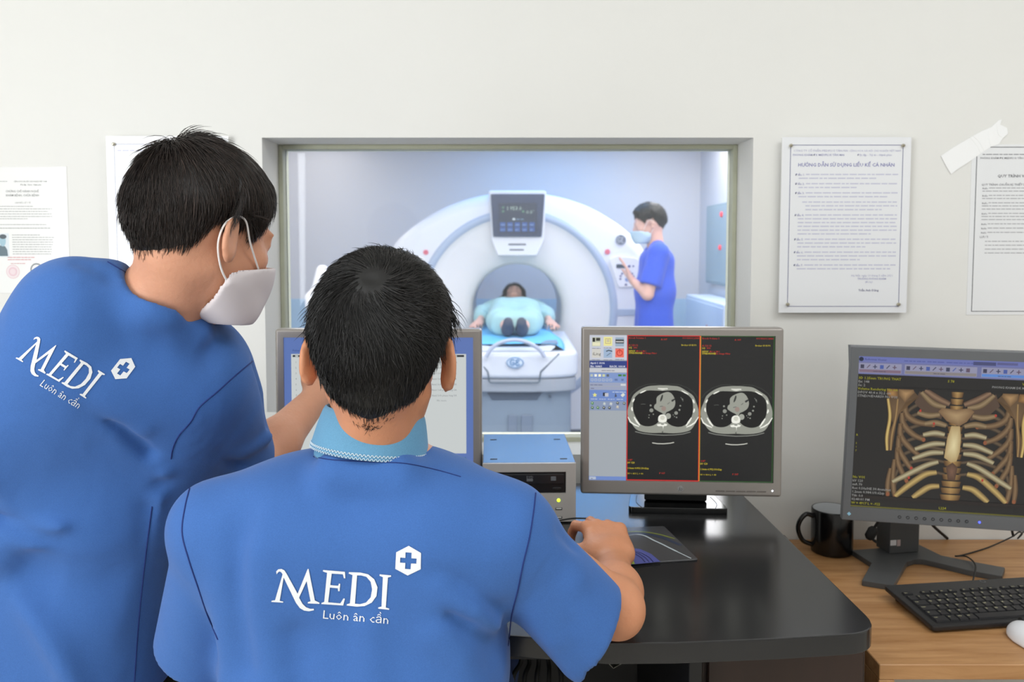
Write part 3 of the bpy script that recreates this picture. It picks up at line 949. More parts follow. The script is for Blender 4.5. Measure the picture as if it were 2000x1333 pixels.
silver_monitor('silver-framed monitor showing two chest scan slices, in front of the window', (mc.x, mc.y, DZ), math.radians(-3.5), math.radians(-1.0), cv, W=0.412, H=0.350, lift=(P(1331, 969, mc.y).z-DZ)/k_, foot=[(a, b+0.055) for a, b in FOOT]).scale = (k_, k_, k_)

# ---- left monitor: protocol list
cv = Canvas(372, 300, (92, 116, 176))
cv.text('Patient', 17, 28, 6, (50, 66, 120), 3); cv.text('Scan parameters', 300, 28, 6, (50, 66, 120), 3)
cv.rect(14, 33, 358, 231, (198, 203, 202), 2)
cv.rect(17, 35, 354, 39, (40, 44, 48), 3)
for k in range(14): cv.rect(22+k*24, 35.6, 28+k*24, 38.4, (190, 195, 195), 4)
for k in range(7):
    y = 51+k*11
    cv.text(str(k+1), 22, y, 5, (120, 124, 128), 3)
    if k == 0: cv.text('Axial Scout 120kV chest lung 5A', 274, y, 5, (120, 124, 128), 3)
    else: cv.text('Axial Soft phase lung 5A', 290, y, 5, (120, 124, 128), 3)
cv.text('No more', 300, 127, 5, (120, 124, 128), 3)
cv.rect(256, 238, 268, 254, (170, 180, 205), 2); cv.rect(258, 241, 266, 252, (206, 210, 224), 3)
cv.text('Last update', 280, 243, 6, (50, 66, 120), 3); cv.text('08:25:17 14:26', 280, 249, 6, (50, 66, 120), 3)
cv.poly([(330, 238), (342, 238), (336, 248)], (58, 78, 118), 3); cv.poly([(350, 248), (362, 248), (356, 237)], (70, 110, 150), 3)
cv.text('Next', 331, 255, 6, (50, 66, 120), 3); cv.text('Prior', 350, 255, 6, (50, 66, 120), 3)
cv.rect(0, 258, 372, 267, (208, 208, 208), 2); cv.rect(0, 267, 372, 300, (38, 52, 140), 2)
for x in (250, 292, 330):
    cv.frame(x, 271, x+26, 296, 1.4, (206, 210, 220), 3)
    cv.ell(x+12, 279, 4.6, 5, (196, 198, 180), 4); cv.poly([(x+4, 292), (x+6, 285), (x+18, 284), (x+22, 292)], (180, 182, 168), 4)
mc = P(739, 806, 1.667)
silver_monitor('silver-framed monitor with a white list on a blue screen, behind the seated man\'s head', (mc.x, mc.y, DZ), 0.0, math.radians(-1.0), cv, lift=P(739, 975, mc.y).z-DZ, foot=FOOT)

# ================================================================ SMALL COMPUTER
f0 = G(1034, 1023, DZ)
BX, BYf = f0.x, f0.y
bw = 184/FPX*BYf*1.004
bh = P(1034, 906, BYf).z-DZ
t = thing('mini_computer', 'small silver computer case with a disc drive, between the two silver monitors', 'computer', (BX, BYf, DZ), math.radians(1.5))
m_case = mat('brushed_case', (176, 171, 166), 0.45, 0.25)
bd = 0.25
bm = NB()
fx = bw/2
# front plate with the drive opening
dx0, dx1, dz0, dz1 = -fx+0.0185, fx-0.019, bh-0.058, bh-0.0165
for a in ((-fx, dx0, 0.003, bh), (dx1, fx, 0.003, bh), (dx0, dx1, dz1, bh), (dx0, dx1, 0.003, dz0)):
    box(bm, a[0], a[1], 0, 0.008, a[2], a[3])
obj('front_plate', bm, m_case, t, None)
bm = NB(); box(bm, -fx+0.001, fx-0.001, 0.008, bd, 0.003, bh-0.004, 0.001, 1)
obj('case_body', bm, mat('dark_case', (96, 98, 102), 0.4, 0.4), t)
bm = NB()
box(bm, -fx, fx, 0.006, bd+0.002, bh-0.004, bh, 0.0008, 1)
lid = obj('case_lid', bm, mat('satin_lid', (70, 76, 84), 0.2, 0.3, spec=0.7), t)
for x in (-0.068, 0.068):
    for y in (0.035, 0.2):
        bm = NB(); box(bm, x-0.007, x+0.007, y-0.002, y+0.002, bh-0.0003, bh+0.0008, 0.0004, 1)
        obj('lid_clip', bm, mat('black_plastic', (18, 18, 19)), lid)
bm = NB(); box(bm, dx0+0.0008, dx1-0.0008, 0.002, 0.03, dz0+0.0008, dz1-0.0008, 0.001, 1)
dr = obj('disc_drive', bm, mat('drive_black', (22, 22, 24), 0.3), t)
bm = NB(); box(bm, dx0+0.004, dx1-0.004, -0.001, 0.003, dz0+0.018, dz1-0.004, 0.001, 1)
obj('drive_tray', bm, mat('drive_black2', (30, 30, 33), 0.25), dr)
bm = NB(); box(bm, dx1-0.026, dx1-0.009, -0.0008, 0.003, dz0+0.007, dz0+0.0115, 0.001, 1)
obj('eject_button', bm, mat('drive_black2', (30, 30, 33)), dr)
for a_ in ((dx0+0.0155, dx0+0.0255, dz1-0.0165, dz1-0.0085), (dx1-0.029, dx1-0.019, dz1-0.0165, dz1-0.0085), (-0.0055, 0.0065, dz1-0.0175, dz1-0.0125)):
    bm = NB(); box(bm, a_[0], a_[1], -0.0016, -0.0009, a_[2], a_[3], 0.0006, 1)
    obj('drive_mark', bm, mat('grey_print', (96, 98, 102), 0.5), dr)
vs, fs, wd = text_mesh('DVD', 0.02)
me = bpy.data.meshes.new('lettering')
me.from_pydata([((a-wd/2)*0.0062+0.0005, -0.0017, dz1-0.0115+b*0.0062) for a, b in vs], [], fs)
link('lettering', me, mat('grey_print', (96, 98, 102)), dr)
bm = NB(); lathe(bm, [(0, 0), (0.0034, 0), (0.0034, 0.0012), (0.0022, 0.002), (0, 0.0022)], 20, T(fx-0.033, 0, dz0-0.0135) @ R(PI/2, 'X'))
obj('power_button', bm, mat('green_led', (190, 220, 60), 0.4, emit=(200, 230, 60), es=1.6), t)
bm = NB()
for z in (dz0-0.030, dz0-0.047):
    box(bm, fx-0.039, fx-0.026, -0.0006, 0.002, z-0.0025, z+0.0022, 0.0004, 1)
up = obj('usb_port', bm, mat('black_plastic', (18, 18, 19)), t)
bm = NB()
for z in (dz0-0.0303, dz0-0.0473):
    box(bm, fx-0.0375, fx-0.0275, -0.0011, 0.0, z, z+0.0017)
obj('port_tongue', bm, mat('pale_plastic', (225, 225, 220), 0.4), up)
bm = NB()
for x, z in ((-0.001, -0.0155), (0.0015, -0.021), (-0.004, -0.026)):
    lathe(bm, [(0, 0), (0.0013, 0), (0.0013, 0.0005), (0, 0.0005)], 10, T(fx-0.058+x, 0, dz0+z) @ R(PI/2, 'X'))
obj('indicator_hole', bm, mat('black_plastic', (18, 18, 19)), t)
for x in (-0.08, 0.08):
    for y in (0.02, 0.23):
        bm = NB(); lathe(bm, [(0, 0), (0.006, 0), (0.006, 0.0035), (0, 0.0035)], 14, T(x, y, 0))
        obj('rubber_foot', bm, mat('rubber', (24, 24, 24), 0.7), t)

# ================================================================ MOUSE PAD, MOUSE, BADGE
pc = [G(1297, 1031, DZ), G(1364, 1096, DZ), G(1130, 1111, DZ), G(1118, 1037, DZ)]
PO = (pc[0]+pc[1]+pc[2]+pc[3])/4
t = thing('mouse_pad', 'dark printed mouse pad with curved stripes under the seated man\'s hand', 'mouse pad', (PO.x, PO.y, DZ))
loc = [(v.x-PO.x, v.y-PO.y) for v in pc]
bm = NB(); prism(bm, rounded(loc, 0.006, 4), 0, 0.003, 0.0006, 1)
obj('pad', bm, mat('pad_grey', (70, 70, 72), 0.3), t)
class Pad(Canvas): pass
pv = Canvas(100, 100, (70, 70, 72)); pv.v = []; pv.f = []; pv.c = []
def gp(x, y):
    v = G(x, y, DZ+0.003); return (v.x-PO.x, v.y-PO.y)
def parc(pts, wd, c, l):
    q = smooth_path([(*gp(*p), 0) for p in pts], 8)
    pv.line([(v.x, v.y) for v in q], wd, c, l)
parc([(1140, 1062), (1190, 1044), (1240, 1039), (1280, 1043), (1318, 1053)], 0.003, (140, 152, 50), 1)
parc([(1150, 1066), (1200, 1048), (1245, 1043), (1290, 1050), (1330, 1066)], 0.008, (50, 60, 84), 2)
parc([(1170, 1060), (1243, 1045), (1280, 1058), (1315, 1075), (1350, 1092)], [0.001*k for k in ([2]*9+[4]*9+[4]*8+[2.6]*7)][:33], (190, 200, 205), 3)
el = [(1150, 1104), (1180, 1076), (1215, 1070), (1250, 1073), (1272, 1083), (1290, 1098), (1230, 1104)]
q = [gp(*p) for p in el]
pv.poly(q, (82, 88, 158), 1)
for off in (0, 8, 16):
    parc([(1160-off, 1098), (1195-off, 1079), (1240-off, 1078), (1265-off, 1088), (1276-off, 1099)], 0.0016, (40, 44, 96), 4)
pv.poly([gp(1215, 1104), gp(1218, 1092), gp(1236, 1094), gp(1240, 1103)], (150, 176, 60), 5)
me = bpy.data.meshes.new('print')
me.from_pydata([(a, b, 0.0031+l*0.00012) for a, b, l in pv.v], [], pv.f)
at = me.color_attributes.new('ink', 'FLOAT_COLOR', 'POINT'); at.data.foreach_set('color', np.array(pv.c, dtype=np.float32).ravel())
link('print', me, colour_mat('pad_print', False, 0.3), t)
mo = G(1190, 1074, DZ)
MOUSE = Vector((mo.x, mo.y, DZ+0.0035))
t = thing('computer_mouse', 'black wired mouse held under the seated man\'s right hand', 'mouse', MOUSE, 0.1)
sdf_obj('shell', lambda p: smax(d_ell(p, (0, 0, 0.004), (0.028, 0.048, 0.024)), -(p[..., 2]-0.0005), 0.003), (-0.04, -0.065, -0.004), (0.04, 0.065, 0.04), 0.003, mat('mouse_black', (24, 24, 26), 0.35), t)
bm = NB(); lathe(bm, [(0, -0.003), (0.007, -0.003), (0.008, 0), (0.007, 0.003), (0, 0.003)], 18, T(0, 0.028, 0.022) @ R(PI/2, 'Y'))
obj('scroll_wheel', bm, mat('rubber', (24, 24, 24)), t)
cab = [MOUSE+Vector((0.0, 0.046, 0.008)), G(1165, 1018, DZ+0.02), G(1130, 1013, DZ+0.02), G(1095, 1017, DZ+0.012), G(1040, 1030, DZ+0.003)]
bm = NB(); tube(bm, [v-MOUSE for v in smooth_path(cab, 8)], 0.0016, 8)
cb = obj('cable', bm, mat('rubber', (24, 24, 24)), t); cb.rotation_euler = (0, 0, -0.1)
bo = G(1107, 1050, DZ)
bm = NB(); lathe(bm, [(0, 0), (0.011, 0), (0.011, 0.0012), (0.009, 0.0016), (0, 0.0016)], 32, R(0.3, 'Z') @ Matrix.Diagonal((1, 0.75, 1, 1)))
t = obj('desk_badge', bm, mat('white_sticker', (215, 214, 205), 0.4), None, loc=(bo.x, bo.y, DZ))
props(t, 'small white oval badge lying on the black desk left of the hand', 'badge')

# ================================================================ MUG
mp_ = G(1624, 1078, WZ)
t = thing('mug', 'black ceramic mug with white inside, at the left end of the oak desk', 'mug', (mp_.x, mp_.y, WZ))
mr = 40/FPX*mp_.y
mh = P(1624, 993, mp_.y-0.0).z-WZ
bm = NB(); lathe(bm, [(0, 0.0), (mr-0.004, 0.0), (mr-0.001, 0.002), (mr, 0.006), (mr, mh-0.002), (mr-0.0006, mh-0.0005), (mr-0.0018, mh), (mr-0.003, mh-0.0006)], 48)
m_mug = mat('black_glaze', (15, 14, 15), 0.2)
obj('body', bm, m_mug, t, 60)
bm = NB(); lathe(bm, [(mr-0.003, mh-0.0006), (mr-0.0036, mh-0.003), (mr-0.0036, 0.012), (mr-0.008, 0.006), (0, 0.006)], 48)
obj('lining', bm, mat('white_glaze', (222, 224, 226), 0.2), t, 60)
bm = NB()
hp = smooth_path([(-mr+0.002, 0, mh-0.018), (-mr-0.014, 0, mh-0.014), (-mr-0.028, 0, mh-0.03), (-mr-0.031, 0, mh*0.5), (-mr-0.02, 0, 0.026), (-mr+0.002, 0, 0.016)], 6)
tube(bm, hp, 0.0052, 12)
obj('handle', bm, m_mug, t, 60)

# ================================================================ DARK GREY MONITOR
m_dg = mat('dark_grey_bezel', (98, 100, 103), 0.42, var=0.01)
m_dgs = mat('charcoal_side', (58, 64, 72), 0.45)
m_stand = mat('graphite_stand', (76, 77, 78), 0.45)
W3, H3 = 0.386, 0.352
yaw3 = math.radians(-9.5)
d3 = 1.66
q = P(1644, 1019, d3)      # lower left front corner
t = thing('monitor', 'dark grey monitor showing a ribcage in three dimensions, on the oak desk', 'monitor', (q.x, q.y, WZ), yaw3)
TM = T(W3/2, 0, q.z-WZ) @ R(math.radians(3.2), 'X') @ R(math.radians(1.0), 'Y')
bm = bezel(W3, H3, W3/2-0.015, 0.027, H3-0.0185, 0.016, 0.0015); xf(bm.verts, TM)
obj('bezel', bm, m_dg, t, 40)
bm = NB()
tb = bmesh.new()
lo = [tb.verts.new((x, 0.0162, z)) for x, z in ((-W3/2, 0), (W3/2, 0), (W3/2, H3), (-W3/2, H3))]
hi = [tb.verts.new((x, 0.058, z)) for x, z in ((-W3/2+0.03, 0.05), (W3/2-0.03, 0.05), (W3/2-0.006, H3-0.006), (-W3/2+0.006, H3-0.006))]
tb.faces.new(lo); tb.faces.new(hi)
for k in range(4): tb.faces.new((lo[k], lo[(k+1) % 4], hi[(k+1) % 4], hi[k]))
merge(bm, tb, TM)
obj('back_cover', bm, m_dgs, t, 30)
# the ribcage picture
CW, CH = 370, 320.5
cv = Canvas(CW, CH, (34, 33, 33))
cv.rect(0, 0, CW, 38, (112, 116, 160), 1)
cv.rect(0, 0, CW, 12, (108, 116, 176), 2)
cv.ell(6, 7, 4.5, 4.5, (36, 44, 66), 3)
cv.text('Reformat Viewer', 13, 9, 6, (50, 54, 100), 3)
for x, wd in ((88, 22), (112, 16), (132, 34), (168, 30), (200, 22)): cv.words(x, 8, x+wd, 4, (80, 88, 150), 3, seed=x)
cv.rect(218, 4, 260, 11, (72, 76, 116), 3); cv.rect(262, 4, 300, 9, (92, 94, 140), 3)
for x0, x1, c in ((0, 84, (126, 104, 122)), (88, 226, (136, 130, 130)), (232, 322, (92, 136, 206)), (326, 362, (146, 112, 134))):
    cv.rect(x0+2, 15, x1, 35, (146, 146, 172), 3); cv.rect(x0+3, 28, x1-1, 34, c, 4)
    n = int((x1-x0)/13)
    for k in range(n):
        x = x0+8+k*12.5
        cc = [(60, 60, 84), (70, 90, 160), (60, 64, 90), (96, 80, 100)][(k*7+x0) % 4]
        if k % 3 == 0: cv.rect(x-3, 18, x+4, 26, cc, 5)
        elif k % 3 == 1: cv.line([(x-3, 25), (x+3, 18)], 1.8, cc, 5)
        else: cv.rect(x-1, 17.5, x+1, 26, cc, 5); cv.rect(x-4, 21, x+4, 23, cc, 5)
    cv.words((x0+x1)/2-12, 32, (x0+x1)/2+12, 3, (80, 76, 96), 5, seed=x0)
cv.rect(350, 19, 354, 23, (60, 150, 90), 6)
YE, GY_ = (150, 146, 30), (140, 140, 138)
def ln(s, x, y, c, al=0, sz=7.2): cv.text(s, x, y, sz, c, 20, align=al, bold=0.015)
ln('3D 1.25mm TRUNG THAT', 2, 48, YE); ln('Ex: 148', 2, 55.5, GY_); ln('Se: 2', 2, 63, GY_); ln('Volume Rendering No cut', 2, 70.5, YE)
ln('DFOV 40.4 x 32.2 cm', 2, 78, GY_); ln('STND/+/E+AR50 No VOI', 2, 85.5, GY_); ln('S 78', 172, 48, YE)
ln('VU NGOC DANH', 366, 48, YE, 1); ln('PHONG KHAM DK MEDIPLUS TAN MAI', 366, 56, GY_, 1, 6.4); ln('M 60 DOB9R113', 366, 63.5, GY_, 1); ln('DoB: Jun 01 1971', 366, 71, GY_, 1); ln('Ex: Apr 09 2021', 366, 78.5, GY_, 1)
for k, (s, c) in enumerate((('No VOI', YE), ('kV 120', GY_), ('mA 70', GY_), ('Rot 0.50s/HE 39.4mm/rot', GY_), ('1.2mm 0.984:1/0.62sp', GY_), ('Tilt: 0.0', GY_), ('02:40:01 PM', GY_), ('W = 4917 L = -922', YE))):
    ln(s, 2, 258+k*8.0, c)
ln('L224', 172, 314, YE); ln('R', 4, 168, YE, 0, 6); ln('A', 360, 168, YE, 0, 6)
for k in range(3): ln('2 1 7'.split()[k], 4, 185+k*8, YE, 0, 5)
cv.rect(364, 38, 367, 316, (22, 26, 96), 3); cv.rect(0, 317.5, CW, 320.5, (96, 92, 40), 3)
# bones; drawn in crop units u,v: x=(u-215)*CW/1120, y=(v-130)*CH/1000
CXB = 770.0
bx = lambda u: (u-205)*CW/1085.0
by = lambda v: (v-128)*CH/1005.0
rr = random.Random(4)
def bone(pts, wd, mid, edge, l, mirror=True):
    for s in ((1, -1) if mirror else (1,)):
        q = smooth_path([(CXB+s*(u-CXB), v, 0) for u, v in pts], 7)
        n = len(q)
        cv.line([(bx(p.x), by(p.y)) for p in q], [wd*(0.75+0.25*math.sin(PI*i/(n-1)))*CW/1085.0 for i in range(n)], mid, l, edge=edge)
DK = (38, 28, 20)
# far ribs (back), paler grey brown
for k, (y0, y1, xo) in enumerate(((470, 430, 300), (540, 500, 320), (620, 580, 330), (700, 670, 330), (780, 760, 330), (860, 850, 340), (940, 930, 345))):
    bone([(CXB-40, y0-60), (CXB-150, y0-70), (CXB-xo+60, y0-20), (CXB-xo+20, y1+70)], 24, (98, 82, 64), (52, 42, 34), 5)
# spine
for k in range(16):
    y = 340+k*45
    wdt = 34+k*1.6
    if y > 1040: break
    cv.add([(bx(CXB-wdt), by(y)), (bx(CXB), by(y)), (bx(CXB+wdt), by(y)), (bx(CXB-wdt*0.86), by(y+34)), (bx(CXB), by(y+38)), (bx(CXB+wdt*0.86), by(y+34))],
           [(0, 3, 4, 1), (1, 4, 5, 2)], [(84, 58, 34), (176, 142, 88), (84, 58, 34), (70, 46, 28), (158, 122, 74), (70, 46, 28)], 6)
# upper chest mass behind collar bones
for s in (-1, 1):
    cv.poly([(bx(CXB+s*a), by(b)) for a, b in ((210, 345), (120, 380), (60, 430), (80, 520), (140, 500), (190, 470), (235, 420))], (84, 66, 54), 7)
# outer (side) ribs crossing down and inward
side = [((CXB-290, 420), (CXB-275, 500), (CXB-215, 545), (CXB-120, 560)), ((CXB-300, 490), (CXB-290, 560), (CXB-235, 625), (CXB-170, 660)), ((CXB-305, 560), (CXB-300, 640), (CXB-250, 710), (CXB-190, 765)),
        ((CXB-310, 640), (CXB-305, 730), (CXB-260, 810), (CXB-225, 860)), ((CXB-315, 720), (CXB-308, 810), (CXB-280, 880), (CXB-250, 940)), ((CXB-325, 800), (CXB-330, 900), (CXB-320, 1000), (CXB-310, 1048)), ((CXB-345, 860), (CXB-355, 960), (CXB-352, 1048))]
for k, p_ in enumerate(side):
    bone(p_, 40-k*1.5, (134, 108, 78), (66, 48, 34), 9)
    e = p_[-1]
    for s in (-1, 1):
        cv.ell(bx(CXB+s*(CXB-e[0])), by(min(e[1], 1035)), 3.4, 4.4, (140, 84, 56), 10)
# front cartilage ribs, bright
frontr = [((CXB-60, 440), (CXB-130, 420), (CXB-200, 350)), ((CXB-90, 490), (CXB-150, 500), (CXB-215, 485)), ((CXB-50, 560), (CXB-110, 545), (CXB-170, 555)), ((CXB-55, 620), (CXB-110, 612), (CXB-175, 628)),
          ((CXB-50, 680), (CXB-120, 685), (CXB-215, 725)), ((CXB-55, 738), (CXB-130, 745), (CXB-225, 790)), ((CXB-80, 800), (CXB-150, 830), (CXB-270, 910), (CXB-330, 950)), ((CXB-85, 870), (CXB-150, 890), (CXB-240, 970), (CXB-310, 1045)), ((CXB-65, 960), (CXB-120, 970), (CXB-170, 1010), (CXB-210, 1048))]
for k, p_ in enumerate(frontr):
    c = ((186, 176, 140) if 2 < k < 7 else (196, 168, 104) if k >= 7 else (150, 128, 96))
    bone(p_, 36 if k < 7 else 40, c, (92, 74, 50), 11)
# clavicles
bone([(CXB-40, 420), (CXB-110, 385), (CXB-180, 335)], 40, (140, 112, 88), (70, 50, 40), 13)
# sternum
def plate(pts, mid, edge, l):
    cu = (sum(p[0] for p in pts)/len(pts), sum(p[1] for p in pts)/len(pts))
    V = [cu]+pts
    cv.add([(bx(a), by(b)) for a, b in V], [(0, 1+(k+1) % len(pts), 1+k) for k in range(len(pts))], [mid]+[edge]*len(pts), l)
plate([(CXB-100, 470), (CXB-80, 446), (CXB, 452), (CXB+70, 440), (CXB+98, 462), (CXB+60, 530), (CXB+20, 560), (CXB-10, 548), (CXB-50, 530)], (176, 148, 108), (122, 94, 66), 15)
plate([(CXB-22, 560), (CXB+25, 560), (CXB+36, 640), (CXB+34, 730), (CXB+20, 790), (CXB-10, 800), (CXB-50, 770), (CXB-40, 640)], (226, 212, 164), (176, 150, 104), 15)
plate([(CXB-35, 830), (CXB, 800), (CXB+30, 830), (CXB+20, 920), (CXB-20, 920)], (120, 88, 70), (80, 58, 46), 7)
for s in (-1, 1):
    # shoulder blade edge and arm bone at the rim
    plate([(CXB+s*a, b) for a, b in ((330, 340), (250, 335), (215, 380), (285, 420), (310, 470), (330, 560), (345, 740), (372, 745), (385, 700), (350, 560), (375, 470), (385, 390))], (116, 92, 66), (86, 66, 46), 16)
    bone([(CXB-385, 400), (CXB-368, 520), (CXB-378, 650), (CXB-372, 742)], 20, (216, 190, 120), (128, 100, 60), 17)
    bone([(CXB-330, 400), (CXB-335, 520), (CXB-350, 640), (CXB-352, 740)], 14, (170, 140, 96), (100, 76, 50), 17)
    plate([(CXB+s*a, b) for a, b in ((395, 335), (335, 335), (330, 385), (370, 395), (392, 375))], (170, 128, 76), (110, 78, 46), 18)
    plate([(CXB+s*a, b) for a, b in ((330, 335), (245, 335), (240, 355), (290, 420), (325, 375))], (176, 140, 96), (110, 84, 56), 18)
for u, v in ((570, 470), (650, 550), (540, 850), (530, 915), (940, 905), (985, 480)):
    cv.ell(bx(u), by(v), 2.2, 3, (176, 62, 52), 19)
cv.rect(bx(395), by(330)-1.5, bx(1200), by(332), (34, 33, 33), 19)
cv.rect(0, by(1050), CW-6, by(1072), (36, 31, 30), 18.5)
m_scr3 = colour_mat('dim_lit_screen', True, 0.25, strength=0.9)
cv.build('screen', m_scr3, W3-0.03, H3-0.0455, t, TM @ T(0, 0.0068, 0.027+(H3-0.0455)/2))
for k in range(9):
    bm = NB(); lathe(bm, [(0.0022, 0), (0.0032, 0), (0.0032, 0.0007), (0.0022, 0.0007)], 16, TM @ T(-0.085+k*0.0155, 0, 0.0135) @ R(PI/2, 'X'))
    obj('button', bm, mat('button_dark', (40, 42, 46), 0.4), t)
bm = NB(); lathe(bm, [(0, 0), (0.0022, 0), (0.0022, 0.001), (0, 0.0012)], 14, TM @ T(0.062, 0, 0.0135) @ R(PI/2, 'X'))
obj('power_light', bm, mat('blue_led', (60, 80, 255), 0.4, emit=(70, 80, 255), es=3.0), t)
bm = NB(); prism(bm, [(-0.004, 0), (0, -0.004), (0.004, 0), (0, 0.004)], 0, 0.0008, 0, M=TM @ T(-W3/2+0.013, 0, 0.0135) @ R(PI/2, 'X'))
obj('maker_mark', bm, mat('mark_blue', (150, 200, 225), 0.3), t)
# stand in world pixels turned into the thing's own frame
inv = Matrix.Rotation(-yaw3, 4, 'Z') @ Matrix.Translation((-q.x, -q.y, -WZ))
def s3(px, py, z=0.012):
    v = inv @ G(px, py, WZ+z); return (v.x, v.y)
out = [(1663, 1075), (1714, 1071), (1737, 1068), (1795, 1064), (1838, 1085), (1866, 1091), (1963, 1109), (1957, 1126), (1895, 1115), (1803, 1093), (1785, 1093), (1771, 1098), (1745, 1144), (1683, 1134), (1702, 1100)]
bm = NB(); prism(bm, rounded([s3(*p) for p in out], [0.003, 0, 0, 0, 0, 0, 0.003, 0.003, 0, 0.02, 0, 0.02, 0.003, 0.003, 0], 5), 0.0, 0.012, 0.0015, 2)
obj('stand_base', bm, m_stand, t)
a0, a1 = s3(1737, 1083), s3(1795, 1079)
nk = NB()
ax = Vector((a1[0]-a0[0], a1[1]-a0[1])); nrm = Vector((-ax.y, ax.x)).normalized()
prism(nk, rounded([a0, a1, (a1[0]+nrm.x*0.05, a1[1]+nrm.y*0.05), (a0[0]+nrm.x*0.05, a0[1]+nrm.y*0.05)], 0.003), 0.0125, 0.17, 0.001, 1)
neck = obj('stand_column', nk, m_stand, t)
def on_front(x, z, dx, dzz, name, m):
    b = NB()
    c = Vector(a0).lerp(Vector(a1), x)
    d = ax.normalized()*dx
    o_ = -nrm*0.0008
    vs = [(c.x-d.x+o_.x, c.y-d.y+o_.y, z-dzz), (c.x+d.x+o_.x, c.y+d.y+o_.y, z-dzz), (c.x+d.x+o_.x, c.y+d.y+o_.y, z+dzz), (c.x-d.x+o_.x, c.y-d.y+o_.y, z+dzz)]
    V = [b.verts.new(v) for v in vs]+[b.verts.new((v[0]-o_.x*0.9, v[1]-o_.y*0.9, v[2])) for v in vs]
    for f in ((0, 1, 2, 3), (7, 6, 5, 4), (0, 4, 5, 1), (1, 5, 6, 2), (2, 6, 7, 3), (3, 7, 4, 0)): b.faces.new([V[k] for k in f])
    obj(name, b, m, neck, None)
on_front(0.12, 0.037, 0.007, 0.006, 'sticker', mat('sticker_white', (226, 222, 224), 0.5))
on_front(0.30, 0.036, 0.004, 0.007, 'sticker', mat('sticker_pink', (190, 168, 165), 0.5))
# power lead hanging behind
m_cab = mat('rubber', (24, 24, 24))
def cable(name, label, pts, r, plug=None):
    b = NB()
    q_ = smooth_path(pts, 8)
    o_ = q_[0].copy()
    tube(b, [v-o_ for v in q_], r, 8)
    if plug is not None:
        i, L, R_ = plug
        a = q_[i]-o_
        bb = a+(q_[i+1]-q_[i]).normalized()*L
        tube(b, [a, a.lerp(bb, 0.2), a.lerp(bb, 0.8), bb], [R_*0.6, R_, R_, R_*0.5], 10)
    o2 = obj(name, b, m_cab, None, 60)
    o2.location = o_
    props(o2, label, 'cable')
    return o2
cable('power_cable', 'black power lead with plug hanging behind the left of the dark monitor stand', [P(1722, 1000, 1.80), P(1716, 1018, 1.81), P(1706, 1035, 1.815), P(1704, 1052, 1.81), P(1712, 1060, 1.80)], 0.003, (14, 0.03, 0.011))
cable('monitor_cable', 'black cable dropping behind the dark monitor to the oak desk', [P(1797, 1010, 1.86), P(1812, 1014, 1.87), P(1825, 1030, 1.9), G(1850, 1052, WZ+0.003)], 0.0035)
cable('wall_cable', 'thin black cable behind the lower right corner of the dark monitor', [P(1966, 985, 1.9), P(1972, 1015, 1.91), P(1979, 1048, 1.92)], 0.003)
KC = [G(1925, 1140, WZ+0.02), G(1905, 1105, WZ+0.02), G(1888, 1088, WZ+0.018), G(1866, 1087, WZ+0.0145), G(1880, 1085, WZ+0.004), G(1930, 1070, WZ+0.003), G(1975, 1050, WZ+0.02), G(1990, 1040, WZ+0.03), G(1996, 1044, WZ+0.025), G(1988, 1052, WZ+0.015), G(2005, 1035, WZ+0.02), G(2040, 1020, WZ+0.02)]
# ================================================================ KEYBOARD
kz = WZ
bl, fl, fr_ = G(1733, 1154, kz+0.022), G(1822, 1229, kz+0.010), G(2000, 1217, kz+0.010)
u = (fr_-fl); u.z = 0; u.normalize()
v = Vector((-u.y, u.x, 0))
kd = (bl-fl).dot(v)
print('KEYB', fl[:], 'depth', kd, 'skew', (bl-fl).dot(u), 'yaw', math.degrees(math.atan2(u.y, u.x)))
kd = 0.155
t = thing('keyboard', 'black wired keyboard with pale key legends on the oak desk', 'keyboard', (fl.x, fl.y, WZ), math.atan2(u.y, u.x))
tilt = math.radians(5)
KM = T(0, 0, 0.004) @ R(tilt, 'X')
KW = 0.44
bm = NB(); prism(bm, rounded([(0, 0), (KW, 0), (KW, kd), (0, kd)], 0.008), 0, 0.010, 0.003, 2, M=KM)
m_key = mat('key_black', (30, 30, 33), 0.5)
obj('base', bm, mat('keyboard_black', (34, 34, 36), 0.45), t)
m_leg = mat('key_legend', (205, 200, 160), 0.5)
rows_ = [(0.010, [1.25]+[1]*3+['G']+[1]*0, 'sp'), ]
kp = 0.0187
def key(x, y, w_, d_, leg=None):
    b = NB()
    tb = bmesh.new()
    e_ = 0.0008
    lo = [tb.verts.new((x+a, y+c, 0.0102)) for a, c in ((e_, e_), (w_-e_, e_), (w_-e_, d_-e_), (e_, d_-e_))]
    hi = [tb.verts.new((x+a, y+c, 0.0134)) for a, c in ((e_+0.0012, e_+0.001), (w_-e_-0.0012, e_+0.001), (w_-e_-0.0012, d_-e_-0.001), (e_+0.0012, d_-e_-0.001))]
    tb.faces.new(lo[::-1]); tb.faces.new(hi)
    for k in range(4): tb.faces.new((lo[k], lo[(k+1) % 4], hi[(k+1) % 4], hi[k]))
    merge(b, tb, KM)
    o_ = obj('key', b, m_key, t, None)
    if leg:
        vs, fs, wd = text_mesh(leg, 0.02)
        sz = 0.0062 if len(leg) == 1 else 0.0042
        me = bpy.data.meshes.new('legend')
        me.from_pydata([tuple(KM @ Vector((x+0.0035+a*sz, y+d_-0.008+bb*sz, 0.01352))) for a, bb in vs], [], fs)
        link('legend', me, m_leg, o_)
y0 = 0.012
